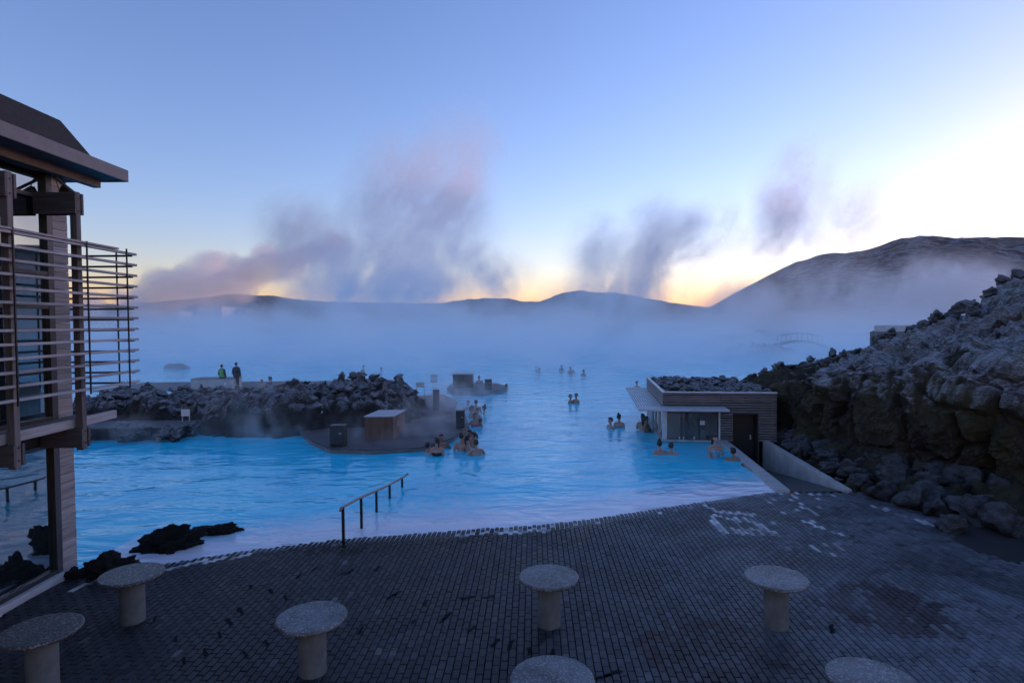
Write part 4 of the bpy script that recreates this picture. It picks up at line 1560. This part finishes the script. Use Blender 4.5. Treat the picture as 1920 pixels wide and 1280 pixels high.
def head_caps(z, yaw=0.0, tilt=0.0):
    """head with brow, nose, chin and ears; z is the height of its centre, facing -Y"""
    c = [((0, 0.012, z + 0.03), 0.088, (0, 0.018, z + 0.02), 0.088), ((0, -0.02, z - 0.04), 0.066, (0, -0.035, z - 0.075), 0.045),
         ((0, -0.085, z + 0.015), 0.012, (0, -0.108, z - 0.012), 0.014), ((0, 0.02, z - 0.09), 0.052, (0, 0.03, z - 0.17), 0.056),
         ((-0.086, 0.015, z + 0.01), 0.016, (-0.088, 0.02, z - 0.03), 0.012), ((0.086, 0.015, z + 0.01), 0.016, (0.088, 0.02, z - 0.03), 0.012),
         ((-0.03, -0.07, z + 0.04), 0.02, (0.03, -0.07, z + 0.04), 0.02)]
    rot = Matrix.Rotation(yaw, 3, 'Z')
    return [(rot @ Vector(a), ra, rot @ Vector(b), rb) for a, ra, b, rb in c]


def face_paint(me, z, yaw=0.0):
    rot = Matrix.Rotation(-yaw, 3, 'Z')
    for pl in me.polygons:
        q = rot @ pl.center
        x, y, zz = q.x, q.y, q.z - z
        if y < -0.045 and abs(abs(x) - 0.032) < 0.013 and abs(zz - 0.012) < 0.008:
            pl.material_index = 2
        elif y < -0.05 and abs(x) < 0.026 and abs(zz + 0.058) < 0.008:
            pl.material_index = 1


def bather_mesh(name, skin, female, arms, yaw):
    """waist-up body; shoulders at 0.30, head centre at 0.52 above the waterline of someone standing chest deep"""
    w = 0.155 if female else 0.185
    z = 0.54
    caps = [((-w * 0.55, 0, 0.16), 0.115, (w * 0.55, 0, 0.16), 0.115), ((-w * 0.75, 0.01, 0.27), 0.075, (w * 0.75, 0.01, 0.27), 0.075),
            ((-0.05, 0, -0.02), 0.115, (0.05, 0, -0.02), 0.115), ((-0.06, 0.0, -0.40), 0.13, (0.06, 0.0, -0.40), 0.13), ((0, 0, -0.35), 0.14, (0, 0, 0.1), 0.14),
            ((0, 0.02, 0.30), 0.07, (0, 0.028, 0.40), 0.054)]
    if female:
        caps += [((-0.07, -0.09, 0.12), 0.06, (-0.07, -0.09, 0.12), 0.06), ((0.07, -0.09, 0.12), 0.06, (0.07, -0.09, 0.12), 0.06)]
    for s in (-1, 1):
        sh = Vector((s * (w + 0.035), 0.01, 0.265))
        if arms == 'fold' and s == 1:
            el, wr = Vector((s * (w + 0.10), -0.10, 0.02)), Vector((s * 0.06, -0.24, 0.06))
        elif arms == 'raise' and s == 1:
            el, wr = Vector((s * (w + 0.14), -0.14, 0.12)), Vector((s * (w * 0.7), -0.27, 0.36))
        elif arms == 'wide':
            el, wr = Vector((s * (w + 0.20), -0.04, 0.03)), Vector((s * (w + 0.26), -0.22, -0.10))
        else:
            el, wr = Vector((s * (w + 0.085), 0.03, 0.0)), Vector((s * (w + 0.06), -0.14, -0.20))
        caps += [(sh, 0.058, el, 0.043), (el, 0.043, wr, 0.030)]
        d = (wr - el).normalized()
        caps += [(wr, 0.030, wr + d * 0.08, 0.034)]
        side = d.cross(Vector((0, 0, 1))).normalized()
        for k in range(4):
            o_ = side * (k - 1.5) * 0.020
            caps += [(wr + d * 0.08 + o_, 0.011, wr + d * (0.15 - 0.008 * abs(k - 1)) + o_ * 1.2 + Vector((0, 0, -0.015)), 0.009)]
        caps += [(wr + d * 0.03 - side * 0.03, 0.012, wr + d * 0.09 - side * 0.06, 0.010)]
    caps += head_caps(z, yaw)
    me = blob(name, caps, 0.0125, [skin, M['lips'], M['eye']])
    face_paint(me, z, yaw)
    return me, z


def hair_mesh(name, style, z, yaw, mat):
    caps = [((0, 0.03, z + 0.055), 0.094, (0, 0.045, z + 0.02), 0.092), ((-0.03, -0.035, z + 0.095), 0.045, (0.03, -0.035, z + 0.095), 0.045)]
    if style == 'bun':
        caps += [((0, 0.06, z + 0.15), 0.05, (0.0, 0.05, z + 0.18), 0.045)]
    if style == 'long':
        caps += [((0, 0.06, z), 0.088, (0, 0.09, z - 0.16), 0.075), ((0, 0.09, z - 0.16), 0.075, (0, 0.10, z - 0.34), 0.05)]
    if style == 'tail':
        caps += [((0, 0.12, z + 0.07), 0.035, (0, 0.16, z - 0.02), 0.035), ((0, 0.16, z - 0.02), 0.035, (0, 0.13, z - 0.2), 0.02)]
    rot = Matrix.Rotation(yaw, 3, 'Z')
    caps = [(rot @ Vector(a), ra, rot @ Vector(b), rb) for a, ra, b, rb in caps]
    return blob(name, caps, 0.014, [mat])


VARIANTS = {}


def variant(key):
    if key not in VARIANTS:
        skin, sex, arms, style, hair, yaw = key
        me, z = bather_mesh('body', M[skin], sex == 'f', arms, yaw)
        VARIANTS[key] = (me, hair_mesh('hair', style, z, yaw, M[hair]))
    return VARIANTS[key]


def swim_mesh(mat):
    w = 0.155
    caps = [((-w * 0.5, 0, 0.13), 0.122, (w * 0.5, 0, 0.13), 0.122), ((0, 0, -0.36), 0.150, (0, 0, 0.08), 0.147), ((-0.07, -0.09, 0.115), 0.068, (-0.07, -0.09, 0.115), 0.068),
            ((0.07, -0.09, 0.115), 0.068, (0.07, -0.09, 0.115), 0.068), ((-0.06, 0.0, -0.40), 0.138, (0.06, 0.0, -0.40), 0.138),
            ((-0.10, -0.07, 0.18), 0.016, (-0.115, -0.01, 0.345), 0.016), ((0.10, -0.07, 0.18), 0.016, (0.115, -0.01, 0.345), 0.016)]
    return blob('swimsuit', caps, 0.013, [mat])


def bather(px, py, hh, face, key, label, group='bathers in the lagoon', suit=None):
    """px, py: centre of the head in the photograph; hh: height of the head centre above the water; face: heading in degrees, 0 = towards the camera"""
    p = gp(px, py, WATER_Z + hh)
    me, hm = variant(key)
    o = data_obj('person', me)
    o.location = (p.x, p.y, WATER_Z + hh - 0.54)
    o.rotation_euler = (0, 0, R(face))
    tag(o, label, 'person', group)
    data_obj('hair', hm, o)
    if suit:
        data_obj('swimsuit', suit, o)
    return o


K1 = ('skin', 'm', 'down', 'short', 'hair_dark', 0.0)
K2 = ('skin_tan', 'm', 'fold', 'short', 'hair_dark', 0.4)
K3 = ('skin', 'f', 'down', 'bun', 'hair_dark', -0.3)
K4 = ('skin', 'f', 'fold', 'long', 'hair_dark', 0.2)
K5 = ('skin_tan', 'f', 'wide', 'tail', 'hair_brown', 0.0)
K6 = ('skin', 'm', 'wide', 'short', 'hair_brown', -0.4)
K7 = ('skin', 'f', 'down', 'tail', 'hair_dark', 0.6)
K8 = ('skin', 'm', 'raise', 'short', 'hair_fair', 0.2)
K9 = ('skin_tan', 'f', 'raise', 'long', 'hair_brown', -0.2)
SW_BLUE, SW_RED, SW_BLACK = swim_mesh(M['swim_blue']), swim_mesh(M['swim_red']), swim_mesh(M['swim_black'])

bather(802.6, 836, 0.24, 150, K1, 'dark haired bather low in the water at the deck steps')
bather(819, 827, 0.50, 180, K7, 'woman with a dark ponytail seen from behind at the deck edge', suit=SW_BLACK)
bather(828, 820, 0.40, 30, K9, 'long haired bather facing out beside the ponytailed woman')
bather(865, 818, 0.52, 185, K1, 'broad backed man at the front of the huddle by the slim cabinet')
bather(871.5, 809, 0.46, 60, K8, 'fair haired bather at the back of the huddle by the slim cabinet')
bather(880, 812, 0.46, -60, K2, 'tanned bather in the middle of the huddle by the slim cabinet')
bather(887.5, 816, 0.42, -100, K5, 'bather at the outer side of the huddle, hair tied back')
bather(878, 822, 0.44, 100, K7, 'dark ponytailed bather between the two front men of the huddle')
bather(892.6, 830, 0.42, 205, K6, 'lone man with his back turned in front of the huddle')
bather(877.6, 755, 0.38, 20, K6, 'faint bather in steam at the far end of the deck')
bather(892.6, 754, 0.55, 175, K1, 'tall dark haired man standing behind the red group')
bather(886, 765, 0.45, 60, K5, 'bather leaning in between the tall man and the red suited woman')
bather(895, 770, 0.45, -40, K2, 'tanned man close beside the red suited woman')
bather(890.5, 779, 0.48, 10, K5, 'woman in a red swimsuit by the deck', suit=SW_RED)
bather(907.4, 765, 0.30, -90, K3, 'bather with a hair bun swimming away from the red suited woman')
bather(901.5, 790, 0.20, 120, K1, 'bather low in the water nearest the red suited woman')
bather(898.5, 708, 0.62, 10, K2, 'dark haired bather beside the far hut')
bather(950, 723, 0.34, 80, K1, 'bather at the tip of the far deck')
bather(491, 714, 0.40, 60, K6, 'faint bather nearer the two standing people')
bather(505.5, 709, 0.62, -60, K5, 'faint pale bather behind the lava bank')
bather(297, 822, 0.16, 0, K5, 'swimmer in red close to the promenade wall', suit=SW_RED)
bather(682, 687, 0.42, 90, K1, 'far bather above the lava bank, upper of two')
bather(678, 696, 0.36, -30, K6, 'far bather above the lava bank, lower of two')
bather(714.5, 691, 0.34, -90, K1, 'far bather alone right of the pair above the lava bank')
bather(1006, 688, 0.34, 60, K6, 'blurred bather, back one of the far open water pair')
bather(1010.5, 691.5, 0.34, -60, K5, 'blurred bather, front one of the far open water pair')
bather(1053, 686, 0.45, 160, K4, 'far bather with long dark hair in open water')
bather(1070, 690, 0.50, 20, K8, 'far man standing in the middle of the open water trio')
bather(1094, 696, 0.36, -30, K3, 'far bather in black with a hair bun', suit=SW_BLACK)
bather(1070, 743, 0.38, 60, K8, 'paler one of the pair in mid lagoon')
bather(1080, 741.5, 0.42, -60, K1, 'darker haired one of the pair in mid lagoon')
bather(1144, 788, 0.36, -70, K1, 'man facing the woman with the bun left of the kiosk')
bather(1161, 782, 0.42, 150, K3, 'woman with a hair bun left of the kiosk', suit=SW_BLACK)
bather(1194, 718, 0.34, 20, K6, 'head showing just behind the kiosk canopy')
bather(1205, 781, 0.58, 165, K4, 'woman with long dark hair under the kiosk canopy')
bather(1212, 786, 0.52, 60, K2, 'tanned man with the long haired woman under the canopy')
bather(1236.5, 832, 0.36, 185, K3, 'woman with a top bun at the bar corner, back turned')
bather(1258.5, 836, 0.28, 175, K6, 'man low in the water facing the bar window')
bather(1341, 822, 0.66, 15, K4, 'woman in a pale blue swimsuit standing before the bar', suit=SW_BLUE)
bather(1374, 846, 0.30, 160, K2, 'tanned man leaning at the kerb wall')


def standing(px, ytop, ybase, face, vest, label):
    zb = 0.02
    p = gp(px, ybase, zb)
    h = at(px, ytop, p.y).z - zb
    s = h / 1.80
    root = empty('person', (p.x, p.y, zb), R(face))
    root.scale = (s, s, s)
    tag(root, label, 'person')
    caps = head_caps(1.66)
    caps += [((0, 0.02, 1.42), 0.06, (0, 0.03, 1.53), 0.055), ((-0.12, 0, 1.38), 0.07, (0.12, 0, 1.38), 0.07), ((0, 0, 1.3), 0.13, (0, 0, 0.95), 0.13)]
    for s_ in (-1, 1):
        caps += [((s_ * 0.19, 0, 1.38), 0.055, (s_ * 0.27, 0.03, 1.12), 0.045), ((s_ * 0.27, 0.03, 1.12), 0.045, (s_ * 0.25, -0.08, 0.88), 0.032),
                 ((s_ * 0.25, -0.08, 0.88), 0.034, (s_ * 0.245, -0.11, 0.80), 0.034)]
        for k in range(4):
            caps += [((s_ * 0.245, -0.105 + 0.018 * (k - 1.5), 0.80), 0.011, (s_ * 0.24, -0.10 + 0.02 * (k - 1.5), 0.73), 0.009)]
        caps += [((s_ * 0.23, -0.13, 0.83), 0.012, (s_ * 0.22, -0.155, 0.77), 0.010)]
        caps += [((s_ * 0.09, 0, 0.92), 0.095, (s_ * 0.10, 0, 0.5), 0.065), ((s_ * 0.10, 0, 0.5), 0.062, (s_ * 0.105, 0.02, 0.08), 0.045), ((s_ * 0.105, 0.0, 0.05), 0.045, (s_ * 0.12, -0.14, 0.035), 0.035)]
    me = blob('body', caps, 0.014, [M['skin'], M['lips'], M['eye']])
    face_paint(me, 1.66)
    data_obj('body', me, root)
    data_obj('hair', hair_mesh('hair', 'short', 1.66, 0, M['hair_dark']), root)
    coat = [((-0.13, 0, 1.39), 0.095, (0.13, 0, 1.39), 0.095), ((-0.06, 0, 1.25), 0.165, (0.06, 0, 1.25), 0.165), ((-0.07, 0, 0.86), 0.165, (0.07, 0, 0.86), 0.165), ((0, 0, 1.3), 0.17, (0, 0, 0.85), 0.18),
            ((-0.08, 0.03, 1.47), 0.05, (0.08, 0.03, 1.47), 0.05)]
    for s_ in (-1, 1):
        coat += [((s_ * 0.195, 0, 1.38), 0.082, (s_ * 0.275, 0.03, 1.12), 0.068), ((s_ * 0.275, 0.03, 1.12), 0.068, (s_ * 0.252, -0.075, 0.89), 0.056)]
    data_obj('coat', blob('coat', coat, 0.016, [M['coat']]), root)
    if vest:
        ve = [((-0.11, 0, 1.38), 0.112, (0.11, 0, 1.38), 0.112), ((-0.06, 0, 1.25), 0.178, (0.06, 0, 1.25), 0.178), ((-0.07, 0, 0.92), 0.178, (0.07, 0, 0.92), 0.178), ((0, 0, 1.3), 0.183, (0, 0, 0.92), 0.190)]
        data_obj('safety_vest', blob('safety_vest', ve, 0.016, [M['hivis']]), root)
    tr = []
    for s_ in (-1, 1):
        tr += [((s_ * 0.085, 0, 0.90), 0.115, (s_ * 0.10, 0, 0.5), 0.085), ((s_ * 0.10, 0, 0.5), 0.083, (s_ * 0.105, 0.02, 0.10), 0.070)]
    data_obj('trousers', blob('trousers', tr, 0.016, [M['trousers']]), root)
    for s_ in (-1, 1):
        data_obj('shoe', blob('shoe', [((s_ * 0.105, 0.02, 0.05), 0.055, (s_ * 0.12, -0.15, 0.04), 0.045)], 0.014, [M['box_dark']]), root)


standing(444, 679, 727, 170, False, 'person in a dark coat standing with their back turned')
standing(417, 683, 728, 165, True, 'person in a green safety vest behind the concrete box')


# ------------------------------------------------------------------ steam
def vol_material(name, dens, colr, aniso):
    mt = bpy.data.materials.new(name)
    mt.use_nodes = True
    t = mt.node_tree
    t.nodes.clear()
    out = t.nodes.new('ShaderNodeOutputMaterial')
    pv = t.nodes.new('ShaderNodeVolumePrincipled')
    pv.inputs['Color'].default_value = (*colr, 1)
    pv.inputs['Density'].default_value = dens
    pv.inputs['Anisotropy'].default_value = aniso
    t.links.new(pv.outputs[0], out.inputs['Volume'])
    return mt


def steam(name, label, lo, hi, voxel, dens, field, colr=(0.99, 0.99, 0.99), aniso=0.2):
    mt = vol_material(name, dens, colr, aniso)
    gnt = bpy.data.node_groups.new(name, 'GeometryNodeTree')
    gnt.interface.new_socket('Geometry', in_out='OUTPUT', socket_type='NodeSocketGeometry')
    g = NT(gnt)
    out = gnt.nodes.new('NodeGroupOutput')
    pos = gnt.nodes.new('GeometryNodeInputPosition').outputs[0]
    xyz = g.n('ShaderNodeSeparateXYZ', {0: pos})
    d = field(g, pos, xyz.outputs[0], xyz.outputs[1], xyz.outputs[2])
    vc = g.n('GeometryNodeVolumeCube', {'Density': d, 'Background': 0.0, 'Min': lo, 'Max': hi})
    for k, a, b in (('Resolution X', lo[0], hi[0]), ('Resolution Y', lo[1], hi[1]), ('Resolution Z', lo[2], hi[2])):
        vc.inputs[k].default_value = max(int((b - a) / voxel), 4)
    sm = g.n('GeometryNodeSetMaterial', {'Geometry': vc.outputs[0], 'Material': mt})
    gnt.links.new(sm.outputs[0], out.inputs[0])
    me = bpy.data.meshes.new(name)
    me.materials.append(mt)
    o = link(bpy.data.objects.new(name, me))
    md = o.modifiers.new('steam', 'NODES')
    md.node_group = gnt
    tag(o, label, None, None, 'stuff')
    return o


def scaled(g, pos, s, off=(0, 0, 0)):
    return g.n('ShaderNodeVectorMath', {0: pos, 1: s, 2: off}, operation='MULTIPLY_ADD').outputs[0]


def blobsum(g, pos, blobs):
    """soft ellipsoids (centre, radii, weight) added up"""
    tot = None
    for c, r, w in blobs:
        q = g.n('ShaderNodeVectorMath', {0: pos, 1: c}, operation='SUBTRACT').outputs[0]
        q = g.n('ShaderNodeVectorMath', {0: q, 1: (1 / r[0], 1 / r[1], 1 / r[2])}, operation='MULTIPLY').outputs[0]
        L = g.n('ShaderNodeVectorMath', {0: q}, operation='LENGTH').outputs['Value']
        v = g.mr(L, 1.0, 0.0, 0.0, w, True)
        tot = v if tot is None else g.math('ADD', tot, v)
    return tot


def lagoon_field(g, pos, x, y, z):
    top = g.mr(y, 32, 140, 1.1, 3.8)
    nt_ = g.noise(scaled(g, pos, (0.03, 0.03, 0.0)), 1.0, 5, 0.6, 0.8)
    q = g.math('DIVIDE', z, g.math('MULTIPLY', top, g.mr(nt_, 0.35, 0.65, 0.5, 2.2)))
    hz = g.math('EXPONENT', g.math('MULTIPLY', g.math('MULTIPLY', q, q), -1.0))
    amt = g.mr(y, 26, 105, 0.05, 1.0)
    n = g.noise(scaled(g, pos, (0.07, 0.05, 0.16)), 1.0, 6, 0.62, 1.2)
    k = g.mr(n, 0.42, 0.61, 0.08, 2.6)
    return g.math('MULTIPLY', g.math('MULTIPLY', hz, amt), k)


steam('steam', 'low steam drifting over the lagoon', (-150, 24, -0.5), (150, 250, 26), 1.6, 0.044, lagoon_field)


def drift_field(g, pos, x, y, z):
    lift = g.noise(scaled(g, pos, (0.05, 0.05, 0.0)), 1.0, 4, 0.6, 0.5)
    q = g.math('DIVIDE', z, g.mr(lift, 0.35, 0.65, 0.8, 5.5))
    hz = g.math('EXPONENT', g.math('MULTIPLY', g.math('MULTIPLY', q, q), -1.0))
    n = g.noise(scaled(g, pos, (0.13, 0.09, 0.22)), 1.0, 7, 0.64, 1.4)
    k = g.mr(n, 0.49, 0.64, 0.0, 1.0, True)
    edge = g.math('MULTIPLY', g.mr(y, 42, 62, 0.0, 1.0, True), g.mr(y, 112, 128, 1.0, 0.0, True))
    return g.math('MULTIPLY', g.math('MULTIPLY', hz, k), edge)


steam('steam', 'drifting patches of steam in the middle of the lagoon', (-75, 42, -0.3), (85, 128, 12), 0.65, 0.16, drift_field, aniso=0.0)


def near_field(g, pos, x, y, z):
    b = blobsum(g, pos, [((-4.6, 23.4, 0.2), (3.2, 2.2, 1.3), 1.0), ((-3.3, 27, 0.4), (3.0, 3.0, 1.6), 0.9), ((-9.5, 24.0, 0.3), (3.4, 2.2, 1.7), 0.9),
                         ((-14.5, 24.0, 0.2), (3.8, 2.0, 1.1), 0.7), ((-3.6, 33, 0.6), (4.5, 5, 1.8), 0.8), ((-11.5, 27, 1.0), (3.2, 3.0, 1.6), 0.6), ((5.0, 25, 0.2), (2.5, 4, 0.8), 0.3)])
    n = g.noise(scaled(g, pos, (0.8, 0.8, 0.55)), 1.0, 6, 0.62, 1.2)
    k = g.mr(n, 0.47, 0.66, 0.0, 1.0, True)
    return g.math('MULTIPLY', b, k)


steam('steam', 'thin wisps curling round the deck and promenade', (-20, 20.5, -0.1), (8, 40, 4.2), 0.22, 0.75, near_field)


def rising_field(g, pos, x, y, z):
    # leaning columns: shear the sample point with height
    xs = g.math('SUBTRACT', x, g.math('MULTIPLY', z, 0.35))
    p2 = g.n('ShaderNodeCombineXYZ', {0: xs, 1: y, 2: g.math('MULTIPLY', z, 0.8)}).outputs[0]
    B_ = []
    D_ = 150.0
    s = D_ / FPX
    def bl(px, py, rx, rz, w, dy=0.0, ry=22):
        yy = D_ + dy
        B_.append((tuple(at(px, py, yy)), (rx * yy / FPX, ry, rz * yy / FPX), w))
    bl(760, 500, 190, 110, 0.9); bl(730, 420, 150, 130, 0.9, 5); bl(820, 350, 130, 110, 0.7, 0); bl(640, 500, 170, 100, 0.9, 10); bl(860, 430, 110, 130, 0.7, 5)
    bl(860, 270, 120, 100, 0.35, 5); bl(760, 330, 120, 110, 0.55, 0); bl(690, 540, 220, 70, 1.0, -10); bl(880, 520, 160, 80, 0.9, -5); bl(570, 430, 120, 90, 0.7, 25)
    bl(1120, 490, 85, 110, 0.9); bl(1240, 480, 110, 140, 1.1, 8); bl(1330, 440, 90, 90, 0.7, 5); bl(1480, 370, 70, 120, 1.0, 10); bl(1840, 350, 120, 80, 0.4, 5); bl(1600, 420, 200, 110, 0.35, 20); bl(1465, 460, 70, 100, 0.7, 5); bl(1510, 300, 60, 60, 0.5, 10)
    bl(1520, 560, 240, 90, 1.5, 10); bl(1780, 545, 200, 90, 1.8, 5); bl(1400, 580, 150, 70, 1.1); bl(960, 590, 300, 36, 0.7, 15); bl(1060, 560, 70, 60, 0.7, 0); bl(930, 545, 60, 70, 0.6, 0); bl(480, 600, 260, 40, 0.6); bl(640, 560, 160, 60, 0.9); bl(800, 555, 120, 60, 0.9, 5); bl(1180, 560, 160, 70, 1.0, 5); bl(1900, 600, 160, 80, 1.0, -10)
    b = blobsum(g, pos, B_)
    n = g.noise(scaled(g, p2, (0.058, 0.058, 0.058)), 1.0, 9, 0.68, 1.0)
    k = g.mr(n, 0.40, 0.62, 0.0, 1.0, True)
    n2 = g.noise(scaled(g, p2, (0.20, 0.20, 0.15)), 1.0, 6, 0.65, 1.5)
    k = g.math('MULTIPLY', k, g.mr(n2, 0.36, 0.62, 0.15, 1.6))
    return g.math('MULTIPLY', b, k)


steam('steam', 'ragged columns of steam rising off the lagoon', (-100, 112, 0), (165, 205, 75), 0.85, 0.15, rising_field)


def plume_field(g, pos, x, y, z):
    B_ = []
    D_ = 560.0
    def bl(px, py, r, w, dy=0.0):
        yy = D_ + dy
        k = yy / FPX
        B_.append((tuple(at(px, py, yy)), (r * k, r * k * 1.1, r * k * 0.85), w))
    for a in ((300, 540, 70, 1.3), (360, 520, 75, 1.4), (405, 490, 55, 1.5), (440, 530, 80, 1.4), (480, 500, 65, 1.4), (500, 475, 48, 1.4), (540, 490, 70, 1.2), (590, 470, 65, 1.0), (640, 460, 75, 0.8), (560, 530, 70, 0.8),
              (270, 570, 60, 1.2), (360, 565, 80, 1.0), (700, 420, 80, 0.5), (240, 560, 50, 1.2), (180, 575, 60, 1.0)):
        bl(*a, dy=rnd.uniform(-25, 25))
    b = blobsum(g, pos, B_)
    n = g.noise(pos, 0.035, 6, 0.6, 0.5)
    e = g.math('SUBTRACT', b, g.mr(n, 0.3, 0.7, 0.0, 1.15))
    return g.mr(e, 0.0, 0.45, 0.0, 1.0, True)


steam('steam', 'thick billowing plume over the power station', (-470, 490, -2), (-90, 640, 150), 2.4, 0.06, plume_field, (0.97, 0.96, 0.97), 0.1)
